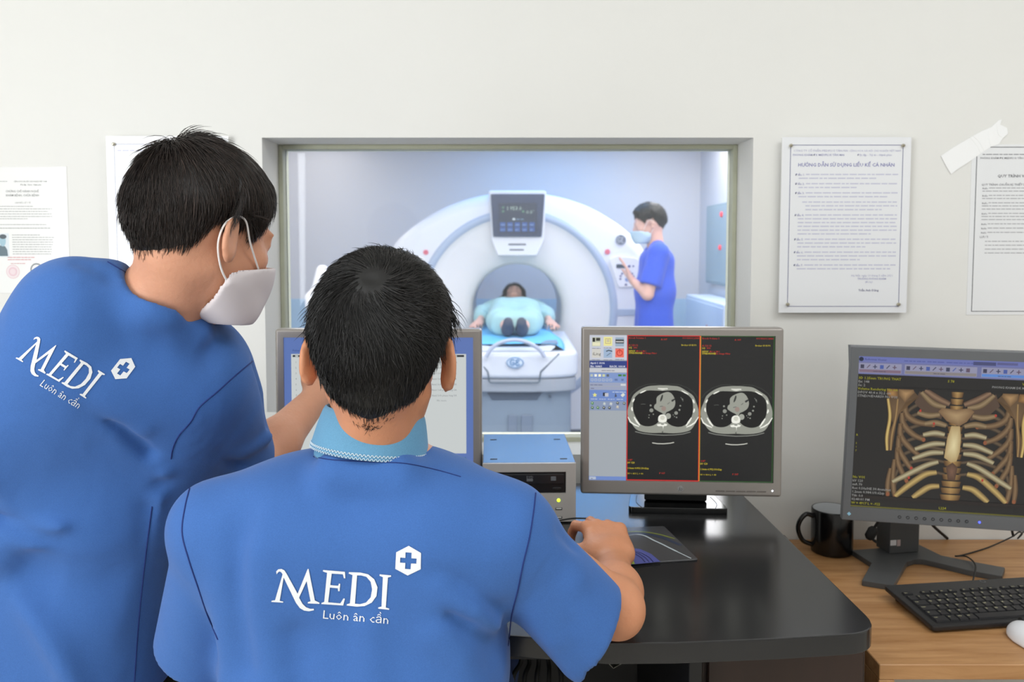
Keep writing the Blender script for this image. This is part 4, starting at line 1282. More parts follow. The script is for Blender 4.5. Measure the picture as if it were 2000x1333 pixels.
layout = [
    (0, [('Ctrl', 1.5), ('Fn', 1), ('Win', 1), ('Alt', 1), (None, 6), ('Alt', 1), ('Fn', 1), ('Ctrl', 1.5)]),
    (1, [('Sh', 1.25)]+[(c, 1) for c in '\\ZXCVBNM,./']+[('Shift', 2.75)]),
    (2, [('Caps', 1.75)]+[(c, 1) for c in "ASDFGHJKL;'"]+[('Ent', 2.25)]),
    (3, [('Tab', 1.5)]+[(c, 1) for c in 'QWERTYUIOP[]']+[('\\', 1.5)]),
    (4, [(c, 1) for c in '`1234567890-=']+[('Back', 2)]),
]
for r_, ks in layout:
    x = 0.014
    for c, w_ in ks:
        key(x, y0+r_*kp, w_*kp, kp, c)
        x += w_*kp
x = 0.014
key(x, y0+5*kp+0.004, kp*1.1, 0.011, 'Esc'); x += kp*2
for gi in range(3):
    for k in range(4):
        key(x, y0+5*kp+0.004, kp, 0.011, 'F%d' % (gi*4+k+1)); x += kp
    x += kp*0.5
for c in range(3):
    for r_ in range(3):
        if 0.014+kp*15.3+c*kp < KW-0.08: key(0.014+kp*15.3+c*kp, y0+(r_+2 if r_ else 0)*kp, kp, kp)
for c in range(4):
    for r_ in range(5): key(0.014+kp*18.7+c*kp, y0+r_*kp, kp, kp, str((r_*3+c) % 10) if c < 3 else None)
bm = NB(); lathe(bm, [(0.0042, 0), (0.0055, 0), (0.0055, 0.0004), (0.0042, 0.0004)], 24, KM @ T(0.205, kd-0.009, 0.0101))
obj('maker_ring', bm, mat('grey_print', (96, 98, 102)), t)
for x in (0.03, KW-0.03):
    bm = NB(); box(bm, x-0.012, x+0.012, kd-0.02, kd-0.012, 0, 0.012, 0.001, 1)
    obj('foot', bm, mat('rubber', (24, 24, 24)), t)
KW_ = Matrix.Translation(t.location) @ Matrix.Rotation(t.rotation_euler.z, 4, 'Z')
kk = KW_ @ KM @ Vector((0.19, kd-0.001, 0.006))
KC[0] = kk
cable('keyboard_cable', 'thin black keyboard cable looping over the stand foot of the dark monitor', KC, 0.0016)
# white mouse at the edge
mw = G(2022, 1262, WZ)
t = thing('computer_mouse', 'white mouse cut off by the right edge of the photo, in front of the keyboard', 'mouse', (mw.x, mw.y, WZ), 0.2)
sdf_obj('shell', lambda p: smax(d_ell(p, (0, 0, 0.006), (0.031, 0.056, 0.031)), -(p[..., 2]-0.0005), 0.003), (-0.04, -0.065, -0.004), (0.04, 0.065, 0.045), 0.003, mat('mouse_white', (235, 236, 240), 0.25), t)
bm = NB(); lathe(bm, [(0, -0.003), (0.007, -0.003), (0.008, 0), (0.007, 0.003), (0, 0.003)], 18, T(0, 0.03, 0.03) @ R(PI/2, 'Y'))
obj('scroll_wheel', bm, mat('rubber', (24, 24, 24)), t)
# speaker at the left end of the desk
sp = G(515, 930, DZ)
t = thing('speaker', 'black speaker with a white top, left of the left monitor behind the blue sleeve', 'speaker', (P(490, 900, 1.75).x, 1.75, DZ))
hz = P(500, 822, 1.72).z-DZ
hz2 = P(538, 822, 1.71).x-P(490, 900, 1.75).x
bm = NB(); box(bm, -0.08, hz2, -0.05, 0.06, 0, hz-0.006, 0.003, 2)
obj('body', bm, mat('black_plastic', (18, 18, 19)), t)
bm = NB(); box(bm, -0.08, hz2, -0.05, 0.06, hz-0.0055, hz, 0.002, 2)
obj('top_panel', bm, mat('pale_plastic', (225, 225, 220)), t)
bm = NB(); lathe(bm, [(0, 0.004), (0.012, 0.003), (0.03, 0.0), (0.034, 0.001), (0.034, -0.001), (0, -0.001)], 28, T(-0.02, -0.0505, 0.07) @ R(PI/2, 'X'))
obj('speaker_cone', bm, mat('rubber', (24, 24, 24)), t)
# under the desk
t = thing('computer_tower', 'cream and black computer tower standing on the floor under the desk at the left', 'computer', (P(400, 1300, 1.5).x, 1.5, 0))
bm = NB(); box(bm, -0.10, 0.10, 0, 0.24, 0.01, 0.66, 0.004, 2)
obj('case_body', bm, mat('black_plastic', (18, 18, 19)), t)
bm = NB(); box(bm, -0.033, -0.004, -0.012, -0.0005, 0.02, 0.65, 0.003, 2)
obj('front_strip', bm, mat('cream_plastic', (222, 216, 200), 0.45), t)
bm = NB(); lathe(bm, [(0, 0), (0.008, 0), (0.008, 0.002), (0, 0.002)], 18, T(0.03, -0.0005, 0.58) @ R(PI/2, 'X'))
obj('power_button', bm, mat('steel', (170, 170, 172)), t)
for k, (x, dd) in enumerate(((1006, 1.42), (1022, 1.45), (1040, 1.43), (1058, 1.5), (1076, 1.47))):
    pts = [P(x-10*(k % 2), 1240, dd), P(x+12, 1290, dd), P(x-4+6*k, 1330, dd-0.02), P(x+10, 1420, dd), P(x+30, 1600, dd+0.05)]
    c_ = cable('loose_cable', 'dark cable hanging among others beneath the black desk', pts, 0.004)
    c_['group'] = 'cables under the desk'
pp = [P(1180, 1296, 1.3), P(1200, 1306, 1.3), P(1222, 1296, 1.3)]
bm = NB()
V = [bm.verts.new(p_) for p_ in (P(1184, 1292, 1.28), P(1198, 1306, 1.28), P(1226, 1290, 1.28), P(1224, 1286, 1.4), P(1196, 1286, 1.4), P(1180, 1286, 1.4))]
bm.faces.new((V[0], V[1], V[4], V[5])); bm.faces.new((V[1], V[2], V[3], V[4]))
o_ = obj('paper_scrap', bm, mat('scrap_paper', (190, 186, 170), 0.6), None, None)
so = o_.modifiers.new('s', 'SOLIDIFY'); so.thickness = 0.0006
props(o_, 'small folded scrap of paper stuck under the front edge of the black desk', 'paper')
# ================================================================ THE SCANNER ROOM
GYF = 6.6
gx = P(1010, 606, GYF).x
gz = P(1010, 606, GYF).z
gs = GYF/FPX
m_gan = mat('scanner_white', (232, 234, 240), 0.32, spec=0.4)
m_gan2 = mat('scanner_grey_blue', (176, 190, 212), 0.4)
m_gan3 = mat('scanner_pale', (240, 238, 238), 0.45)
t = thing('scanner_gantry', 'large white ring-shaped scanner with a screen over its opening', 'medical scanner', (gx, GYF, EZ0))
Z0 = gz-EZ0
half = [(0, 231), (45, 229), (90, 221), (130, 208), (160, 194), (190, 176), (215, 158), (240, 134), (258, 104), (266, 70), (270, 20), (272, -60), (268, -180), (262, -320)]
out = [(x*gs, Z0+y*gs) for x, y in half]
zb = 0.02
out = [(x, max(z, zb)) for x, z in out]
outl = [(-x, z) for x, z in out[::-1][:-1]]+out
q = smooth_path([(x, z, 0) for x, z in outl], 4)
outl = [(p.x, p.y) for p in q]
bm = NB()
def ring(sc_in, y):
    c = Vector((0, Z0))
    vs = []
    n = len(outl)
    for i, p in enumerate(outl):
        a = Vector(outl[max(i-1, 0)]); b = Vector(outl[min(i+1, n-1)])
        d = (b-a).normalized()
        nn = Vector((d.y, -d.x))
        vs.append(bm.verts.new((p[0]+nn.x*sc_in, y, max(p[1]+nn.y*sc_in, zb))))
    return vs
rings = [ring(0.12, 0.95), ring(0.02, 0.9), ring(0, 0.6), ring(0, 0.16), ring(0.008, 0.08), ring(0.03, 0.035), ring(0.06, 0.01), ring(0.1, 0.0)]
for A, B in zip(rings[:-1], rings[1:]):
    for i in range(len(A)-1):
        bm.faces.new((A[i], A[i+1], B[i+1], B[i]))
    bm.faces.new((A[0], B[0], B[-1], A[-1]))
R1 = 196*gs
def holed(ringv, r, y):
    N = 64
    hv = [bm.verts.new((r*math.cos(2*PI*k/N), y, Z0+r*math.sin(2*PI*k/N))) for k in range(N)]
    allv = ringv+hv
    for f in geometry.tessellate_polygon([[Vector((v.co.x, v.co.z, 0)) for v in ringv], [Vector((v.co.x, v.co.z, 0)) for v in hv]]):
        try: bm.faces.new([allv[k] for k in f])
        except ValueError: pass
    return hv
holed(rings[-1], R1, 0.0)
holed(rings[0], 0.5, 0.95)
obj('housing', bm, m_gan, t, 30)
BM = Matrix.Translation((0, 0, Z0)) @ R(-PI/2, 'X')   # lathe axis z -> +y
RB = 89*gs
bm = NB()
lathe(bm, [(R1+0.005, 0.002), (R1-0.004, -0.012), (R1-0.03, -0.016), (R1-0.055, -0.006), (R1-0.062, 0.02)], 96, BM)
obj('trim_ring', bm, m_gan2, t, 60)
bm = NB()
lathe(bm, [(R1-0.055, 0.0), (R1-0.07, 0.015), (R1-0.1, 0.028), (R1-0.16, 0.04), (R1-0.24, 0.052), (RB+0.08, 0.075), (RB+0.03, 0.10), (RB+0.008, 0.13), (RB, 0.17)], 96, BM)
obj('funnel', bm, m_gan3, t, 60)
bm = NB()
lathe(bm, [(RB, 0.17), (RB, 0.62), (RB, 0.9), (RB+0.1, 0.94), (0.5, 0.95)], 96, BM)
obj('bore_lining', bm, mat('bore_liner', (222, 232, 242), 0.4), t, 60)
def gpt(px, py, dy=0.0):
    return ((px-1010)*gs, dy, Z0-(py-606)*gs)
XM = lambda dy: Matrix(((1, 0, 0, 0), (0, 0, -1, dy), (0, 1, 0, 0), (0, 0, 0, 1)))
def plate2(name, pts, d0, d1, m, par, rad=0.0, bev=0.0):
    """outline in photo pixels extruded forward from depth d0 to d1 in front of the face"""
    b = NB()
    pp = [(gpt(*p)[0], gpt(*p)[2]) for p in pts]
    if rad: pp = rounded(pp, rad, 5)
    prism(b, pp, 0, d1-d0, bev, 2, M=XM(-d0))
    return obj(name, b, m, par, 40)
plate2('display_shroud', [(955, 374), (1066, 374), (1062, 470), (1048, 500), (972, 500), (960, 470)], -0.2, 0.06, m_gan, t, 0.02, 0.015)
ds = plate2('display', [(959, 381), (1063, 381), (1057, 463), (964, 463)], 0.06, 0.085, mat('display_black', (52, 66, 92), 0.25), t, 0.012, 0.006)
cvd = Canvas(100, 78, (44, 58, 84))
cvd.rect(3, 3, 97, 75, (50, 64, 88), 1)
cvd.ell(12, 12, 3, 3, (96, 140, 120), 2); cvd.ell(12, 22, 3, 3, (96, 140, 120), 2)
cvd.text('I 953.0', 22, 19, 14, (190, 214, 200), 2); cvd.text('0.0°', 72, 28, 13, (190, 214, 200), 2); cvd.ell(64, 22, 3, 3, (96, 150, 120), 2)
cvd.ell(40, 42, 4, 3, (210, 225, 235), 2); cvd.words(46, 43, 66, 6, (120, 150, 180), 2, seed=4)
for k in range(5):
    for j in range(2): cvd.rect(4+k*19, 50+j*13, 18+k*19, 61+j*13, (58, 96, 170), 2); cvd.words(6+k*19, 57+j*13, 16+k*19, 4, (150, 180, 220), 3, seed=k*3+j)
c0, c1_ = gpt(974, 398), gpt(1048, 456)
cvd.build('screen', m_scr, c1_[0]-c0[0], c0[2]-c1_[2], ds, T((c0[0]+c1_[0])/2, -0.086, (c0[2]+c1_[2])/2))
vs, fs, wd = text_mesh('Revolution', 0.02)
me = bpy.data.meshes.new('lettering')
a_ = gpt(1010, 481)
me.from_pydata([(a_[0]+(x-wd/2)*0.03, -0.0612, a_[2]+z*0.03) for x, z in vs], [], fs)
bpy.data.meshes.remove(me)
for (x0, y0, x1, y1) in ((993, 476, 1027, 479.5), (995, 486.5, 1023, 489.5)):
    b_ = NB(); p_, q_ = gpt(x0, y0), gpt(x1, y1)
    box(b_, p_[0], q_[0], -0.0625, -0.059, q_[2], p_[2], 0.002, 1)
    obj('name_strip', b_, mat('strip_grey', (110, 116, 128), 0.5), t)
def disc(name, px, py, r, m, par, d=0.012, dy=0.0):
    b = NB(); c = gpt(px, py)
    lathe(b, [(0, 0), (r, 0), (r, d*0.7), (r*0.92, d), (0, d)], 28, T(c[0], -dy, c[2]) @ R(PI/2, 'X'))
    return obj(name, b, m, par, 40)
m_red = mat('red_button', (226, 110, 130), 0.4)
disc('emergency_button', 832, 493, 0.02, m_red, t); disc('emergency_button', 1186, 492, 0.021, m_red, t)
def monogram(c, r, m, par, y, sc=1.0, flat=1.0):
    """round emblem: a ring with flowing initials inside"""
    b = NB()
    Lp = lambda pts: smooth_path([(c[0]+a*r, y, c[2]+bb*r*flat) for a, bb in pts], 6)
    tube(b, [(c[0]+r*0.9*math.cos(k*PI/16), y, c[2]+r*0.9*flat*math.sin(k*PI/16)) for k in range(32)], r*0.05, 5, closed=True)
    tube(b, Lp([(-0.05, 0.35), (-0.3, 0.5), (-0.55, 0.15), (-0.45, -0.35), (-0.15, -0.4), (-0.1, -0.05), (-0.35, -0.02)]), r*0.07, 5)
    tube(b, Lp([(0.5, 0.3), (0.25, 0.5), (0.1, 0.2), (0.35, 0.03), (0.08, -0.15), (0.2, -0.5), (0.55, -0.3)]), r*0.07, 5)
    return obj('monogram', b, m, par, 60)
lg = disc('emblem', 1212, 469, 0.042, mat('emblem_grey', (104, 112, 124), 0.3), t, 0.006)
monogram(gpt(1212, 469), 0.042, mat('emblem_line', (205, 210, 220), 0.3), lg, -0.008)
for s in (1, -1):
    f = (lambda x: x) if s == 1 else (lambda x: 2020-x)
    pts = [(1188, 505), (1205, 500), (1243, 504), (1247, 515), (1240, 560), (1208, 562)]
    cp = plate2('control_panel', [(f(a), b_) for a, b_ in pts], 0.0, 0.02, m_gan3, t, 0.03, 0.006)
    b_ = NB(); p_, q_ = gpt(min(f(1203), f(1221)), 516), gpt(max(f(1203), f(1221)), 524)
    box(b_, p_[0], q_[0], -0.023, -0.019, q_[2], p_[2], 0.001, 1); obj('readout', b_, mat('readout_dark', (62, 78, 92), 0.3), cp)
    for k in range(9):
        a = PI*(-0.05+k*0.137)
        disc('key_button', f(1224+math.cos(a)*13), 543-math.sin(a)*13, 0.0075, mat('key_blue', (56, 66, 128), 0.4), cp, 0.004, 0.02)
    disc('key_button', f(1228), 520, 0.010, mat('key_blue', (56, 66, 128)), cp, 0.004, 0.02); disc('key_button', f(1236), 520, 0.007, mat('key_blue', (56, 66, 128)), cp, 0.004, 0.02)
    disc('key_button', f(1224), 546, 0.016, mat('key_lilac', (140, 160, 206), 0.4), cp, 0.004, 0.02); disc('key_button', f(1222), 556, 0.009, mat('key_blue', (56, 66, 128)), cp, 0.004, 0.02)
    plate2('side_band', [(f(1206), 604), (f(1262), 604), (f(1262), 617), (f(1206), 617)] if s == 1 else [(f(1262), 604), (f(1206), 604), (f(1206), 617), (f(1262), 617)], 0.0, 0.01, m_gan2, t, 0, 0.003)
bm = NB(); box(bm, -1.02, 1.02, 0.02, 0.93, 0, 0.06, 0.01, 1)
obj('plinth', bm, mat('plinth_grey', (120, 130, 145), 0.5), t)

# ---------------------------------------------------------------- patient table
TY = 5.15
ts = TY/FPX
tx = P(1006, 700, TY).x
zt = P(1006, 689, TY).z            # top of the table's front
def tp(px, py, dy=0.0): # point on the front plane of the table, local to the thing
    v = P(px, py, TY+dy); return Vector((v.x-tx, dy, v.z-EZ0))
t = thing('scanner_table', 'white patient table with rounded nose and arched handle in front of the scanner', 'examination table', (tx, TY, EZ0))
ZT = zt-EZ0
m_tab = mat('table_white', (208, 214, 226), 0.35)
m_tab2 = mat('table_grey', (122, 138, 156), 0.45)
def nose(hw, y0, y1, curve, n=12):
    """plan outline with a bowed front"""
    return [(-hw, y1)]+[(-hw*math.cos(PI*k/n), y0+curve*(1-math.sin(PI*k/n))**1.3) for k in range(n+1)]+[(hw, y1)]
zc = tp(1006, 735).z
bm = NB(); prism(bm, rounded(nose(0.395, 0.0, 1.35, 0.14), 0), zc-0.02, ZT-0.002, 0.03, 4)
obj('nose_cover', bm, m_tab, t, 40)
zs = tp(1006, 768).z
bm = NB(); prism(bm, nose(0.385, 0.012, 1.35, 0.13), zs, zc-0.021, 0.012, 2)
obj('lower_skirt', bm, mat('table_white_shaded', (150, 158, 170), 0.4), t, 40)  # shading below the white nose is put into this grey
bm = NB(); prism(bm, nose(0.355, 0.06, 1.3, 0.1), 0.0, zs-0.001, 0.006, 2)
pd = obj('pedestal', bm, m_tab2, t, 40)
a_, b_ = tp(951, 771), tp(1059, 785)
bm = NB(); prism(bm, [(a_.x, a_.z), (b_.x, a_.z), (b_.x-0.03, b_.z), (a_.x+0.03, b_.z)], 0, 0.02, 0.002, 1, M=XM(0.075))
obj('vent_slot', bm, mat('slot_dark', (70, 84, 104), 0.5), pd)
for (x0, x1) in ((992, 1010), (1018, 1040)):
    a_, b_ = tp(x0, 815), tp(x1, 880)
    bm = NB(); box(bm, a_.x, b_.x, 0.045, 0.065, b_.z, a_.z, 0.003, 1)
    obj('pedestal_rib', bm, mat('rib_grey', (108, 122, 142), 0.5), pd)
for px, py in ((1075, 778),):
    c = tp(px, py); bm = NB(); lathe(bm, [(0, 0), (0.01, 0), (0.01, 0.02), (0, 0.022)], 14, T(c.x, 0.062, c.z) @ R(PI/2, 'X'))
    obj('knob', bm, mat('slot_dark', (70, 84, 104)), pd)
bm = NB()
ll = [tp(940, 712, -0.0), tp(953, 727), tp(955, 745), tp(958, 748), tp(1050, 748), tp(1054, 745), tp(1056, 727), tp(1093, 692)]
yy = [0.06, 0.012, 0.008, 0.012, 0.012, 0.008, 0.012, 0.085]
tube(bm, [Vector((v.x, -0.004+y*0.4, v.z)) for v, y in zip(ll, yy)], 0.0045, 6)
obj('seam_line', bm, mat('seam_dark', (70, 88, 104), 0.5), t)
bm = NB(); tube(bm, smooth_path([tp(949, 697, -0.01)+Vector((0, -0.02, 0)), tp(962, 678)+Vector((0, -0.03, 0)), tp(982, 667)+Vector((0, -0.035, 0)), tp(1006, 663)+Vector((0, -0.035, 0)), tp(1030, 668)+Vector((0, -0.035, 0)), tp(1052, 681)+Vector((0, -0.03, 0)), tp(1064, 697)+Vector((0, -0.02, 0))], 6), 0.012, 12)
obj('handle', bm, mat('handle_grey', (168, 178, 200), 0.35), t, 60)
c = tp(1006, 708)
bm = NB(); lathe(bm, [(0, 0), (1, 0), (1, 0.5), (0.9, 0.9), (0, 1)], 36, T(c.x, -0.002, c.z) @ R(PI/2, 'X') @ Matrix.Diagonal((0.056, 0.036, 0.012, 1)))
lg = obj('emblem', bm, mat('emblem_pale', (200, 216, 236), 0.3), t, 50)
monogram((c.x, 0, c.z), 0.055, mat('emblem_blue', (92, 136, 180), 0.3), lg, -0.015, flat=0.64)
# sliding cradle reaching into the bore
bm = NB()
sec = [(-0.25, 0.028), (-0.22, 0.0), (0.22, 0.0), (0.25, 0.028), (0.22, 0.032), (0.1, 0.02), (-0.1, 0.02), (-0.22, 0.032)]
lo = [bm.verts.new((x, 0.06, ZT+0.001+z)) for x, z in sec]; hi = [bm.verts.new((x, 2.3, ZT+0.001+z)) for x, z in sec]
bm.faces.new(lo); bm.faces.new(hi[::-1])
for k in range(len(sec)): bm.faces.new((lo[k], lo[(k+1) % 8], hi[(k+1) % 8], hi[k]))
obj('cradle', bm, mat('cradle_white', (214, 224, 236), 0.4), t, 40)
bm = NB(); prism(bm, rounded([(0.16, 0.10), (0.27, 0.12), (0.27, 0.26), (0.2, 0.24)], 0.01), ZT+0.034, ZT+0.05, 0.003, 1)
obj('strap_pad', bm, mat('strap_grey', (110, 132, 158), 0.6), t, 40)
TOPZ = zt+0.036
# blue disposable sheet
bm = NB()
nx, ny = 20, 30
grid = {}
for i in range(nx+1):
    for j in range(ny+1):
        x = -0.26+0.56*i/nx; y = 0.1+1.5*j/ny
        e_ = max(0, abs(x)-0.235)
        z = 0.004+0.006*math.sin(9*x+5*y)*math.sin(4*y)-e_*0.6
        grid[i, j] = bm.verts.new((x*(1+0.1*math.sin(3*y)), y, z+0.002))
for i in range(nx):
    for j in range(ny):
        bm.faces.new((grid[i, j], grid[i+1, j], grid[i+1, j+1], grid[i, j+1]))
o_ = obj('bed_sheet', bm, mat('sheet_blue', (96, 186, 240), 0.7), None, 60, (tx, TY, TOPZ))
so = o_.modifiers.new('s', 'SOLIDIFY'); so.thickness = 0.001; so.offset = 1
props(o_, 'bright blue disposable sheet spread on the patient table under the lying person', 'sheet')
# pillow
o_ = sdf_obj('pillow', lambda p: smax(d_ell(p, (0, 0, 0.035), (0.28, 0.17, 0.06)), -p[..., 2], 0.01), (-0.3, -0.2, -0.01), (0.3, 0.2, 0.11), 0.012, mat('pillow_white', (240, 240, 242), 0.8), None)
o_.location = (tx, 7.12, TOPZ+0.001)
props(o_, 'white pillow under the lying person\'s head inside the scanner opening', 'pillow')

# injector stand behind the seated man's head
ip = P(636, 530, 5.6)
t = thing('injector_stand', 'white contrast injector on a pole, showing left of the seated man\'s head', 'injector', (ip.x-0.02, 5.6, EZ0))
hz_ = P(636, 513, 5.6).z-EZ0
m_inj = mat('injector_white', (245, 245, 248), 0.35)
sdf_obj('head', lambda p: smin(d_rc(p, (0, 0, hz_-0.06), (-0.03, 0, hz_-0.24), 0.045, 0.06), d_box(p, (0.02, 0, hz_-0.26), (0.13, 0.07, 0.06), None, 0.03), 0.05), (-0.2, -0.12, hz_-0.38), (0.2, 0.12, hz_+0.03), 0.012, m_inj, t)
bm = NB(); tube(bm, [(0, 0, 0.08), (0, 0, hz_-0.3)], 0.02, 14); obj('pole', bm, m_inj, t)
bm = NB()
for k in range(4):
    a = k*PI/2+0.4; tube(bm, [(0, 0, 0.09), (0.26*math.cos(a), 0.26*math.sin(a), 0.07)], 0.02, 8)
obj('base', bm, m_inj, t)
for k in range(4):
    a = k*PI/2+0.4; bm = NB(); lathe(bm, [(0, -0.012), (0.028, -0.012), (0.03, 0), (0.028, 0.012), (0, 0.012)], 16, T(0.26*math.cos(a), 0.26*math.sin(a), 0.031) @ R(PI/2, 'X'))
    obj('castor', bm, mat('rubber', (24, 24, 24)), t)
# fittings on the exam room's right wall
def right_wall(px): # depth at which the right wall shows at that column
    return EX1*FPX/(px-CX)
y0_, y1_ = right_wall(1427), right_wall(1389)
zt_, zb_ = P(1389, 403, y1_).z, P(1389, 552, y1_).z
t = thing('electrical_panel', 'grey-green electrical cabinet with two red lights on the wall right of the scanner', 'electrical panel', (EX1, (y0_+y1_)/2, zb_))
hh = (y1_-y0_)/2
bm = NB(); box(bm, -0.05, -0.001, -hh-0.25, hh, 0, zt_-zb_, 0.004, 1)
obj('cabinet', bm, mat('panel_green_grey', (140, 158, 164), 0.5), t)
bm = NB(); box(bm, -0.056, -0.0505, -hh-0.23, hh-0.02, 0.02, zt_-zb_-0.02, 0.003, 1)
obj('door', bm, mat('panel_green_grey2', (148, 166, 172), 0.5), t)
for px, py in ((1421, 419), (1419, 484)):
    yy_ = right_wall(px); c = P(px, py, yy_)
    bm = NB(); lathe(bm, [(0, 0), (0.024, 0), (0.024, 0.008), (0.015, 0.016), (0, 0.018)], 18, T(-0.0565, yy_-(y0_+y1_)/2, c.z-zb_) @ R(-PI/2, 'Y'))
    obj('indicator_light', bm, mat('red_lamp', (230, 70, 80), 0.4, emit=(235, 60, 70), es=0.5), t)
y2, y3 = 6.45, right_wall(1379)-0.25
zt2 = P(1400, 588, 6.9).z
t = thing('wall_cabinet', 'pale blue-white cabinet box against the right wall below the electrical panel', 'cabinet', (EX1, (y2+y3)/2, EZ0))
bm = NB(); box(bm, -0.24, -0.002, -(y3-y2)/2, (y3-y2)/2, 0.0, zt2-EZ0, 0.01, 2)
obj('body', bm, mat('cabinet_pale', (214, 226, 238), 0.4), t)
bm = NB(); box(bm, -0.246, -0.2405, -(y3-y2)/2+0.02, (y3-y2)/2-0.02, 0.04, zt2-EZ0-0.03, 0.003, 1)
dr_ = obj('door', bm, mat('cabinet_pale2', (200, 216, 232), 0.4), t)
bm = NB(); box(bm, -0.256, -0.2465, -0.2, -0.185, zt2-EZ0-0.3, zt2-EZ0-0.2, 0.002, 1)
obj('handle', bm, mat('handle_pink', (190, 150, 160), 0.4), dr_)
bm = NB(); prism(bm, rounded([(0.0, 0.0), (0.5, 0.0), (0.5, 0.45), (0.1, 0.45)], 0.05), 0, 0.02, 0.004, 1)
mt_ = P(1108, 835, 5.3)
o_ = obj('dark_floor_slab', bm, mat('floor_slab_dark', (44, 54, 72), 0.7), None, 40, (0.48, 5.15, EZ0))  # thin dark slab lying beside the table base
props(o_, 'dark flat piece on the scanner room floor right of the patient table', 'mat')
# ================================================================ PEOPLE
m_skin = mat('skin_light', (214, 156, 126), 0.5, spec=0.35, var=0.05, vscale=22, sss=0.12, bump=0.08, bscale=140)
m_skin2 = mat('skin_warm', (206, 142, 106), 0.48, spec=0.35, var=0.06, vscale=22, sss=0.12, bump=0.08, bscale=140)
def hair_mat(name, col):
    m = mat(name, col, 0.42, spec=0.45)
    nt = m.node_tree
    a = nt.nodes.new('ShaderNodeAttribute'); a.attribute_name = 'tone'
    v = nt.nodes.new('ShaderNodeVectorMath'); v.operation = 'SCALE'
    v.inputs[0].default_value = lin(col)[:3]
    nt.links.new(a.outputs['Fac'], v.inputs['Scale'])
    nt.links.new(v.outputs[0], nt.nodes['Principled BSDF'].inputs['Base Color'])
    return m
m_hair = hair_mat('black_hair', (27, 25, 24))
m_hair_b = hair_mat('dark_brown_hair', (40, 31, 27))
m_white_print = mat('white_print', (232, 234, 236), 0.5)
def cloth(name, col, rough=0.85):
    """woven cloth: a fine twill weave in the normal"""
    m = bpy.data.materials.new(name)
    m.use_nodes = True
    nt = m.node_tree
    b = nt.nodes['Principled BSDF']
    b.inputs['Roughness'].default_value = rough
    b.inputs['Specular IOR Level'].default_value = 0.25
    b.inputs['Sheen Weight'].default_value = 0.12
    tc = nt.nodes.new('ShaderNodeTexCoord')
    n = nt.nodes.new('ShaderNodeTexNoise'); n.inputs['Scale'].default_value = 900; n.inputs['Detail'].default_value = 1
    nt.links.new(tc.outputs['Object'], n.inputs['Vector'])
    r = nt.nodes.new('ShaderNodeMapRange'); r.inputs[1].default_value = 0.3; r.inputs[2].default_value = 0.7; r.inputs[3].default_value = 0.93; r.inputs[4].default_value = 1.07
    nt.links.new(n.outputs[0], r.inputs[0])
    mx = nt.nodes.new('ShaderNodeMix'); mx.data_type = 'RGBA'; mx.blend_type = 'MULTIPLY'; mx.inputs[0].default_value = 1; mx.inputs[6].default_value = lin(col)
    nt.links.new(r.outputs[0], mx.inputs[7]); nt.links.new(mx.outputs[2], b.inputs['Base Color'])
    n2 = nt.nodes.new('ShaderNodeTexNoise'); n2.inputs['Scale'].default_value = 9; n2.inputs['Detail'].default_value = 2; n2.inputs['Distortion'].default_value = 0.8
    nt.links.new(tc.outputs['Object'], n2.inputs['Vector'])
    ad = nt.nodes.new('ShaderNodeMath'); ad.operation = 'MULTIPLY_ADD'; ad.inputs[1].default_value = 0.035
    nt.links.new(n.outputs[0], ad.inputs[0]); nt.links.new(n2.outputs[0], ad.inputs[2])
    bp = nt.nodes.new('ShaderNodeBump'); bp.inputs['Strength'].default_value = 0.35; bp.inputs['Distance'].default_value = 0.012
    nt.links.new(ad.outputs[0], bp.inputs['Height']); nt.links.new(bp.outputs[0], b.inputs['Normal'])
    return m
m_tunic = cloth('blue_tunic_cloth', (62, 104, 170))
m_tunic2 = cloth('royal_tunic_cloth', (58, 92, 208))
m_seam = mat('seam_thread', (20, 44, 110), 0.8)
m_trouser = cloth('navy_trouser_cloth', (48, 88, 168))

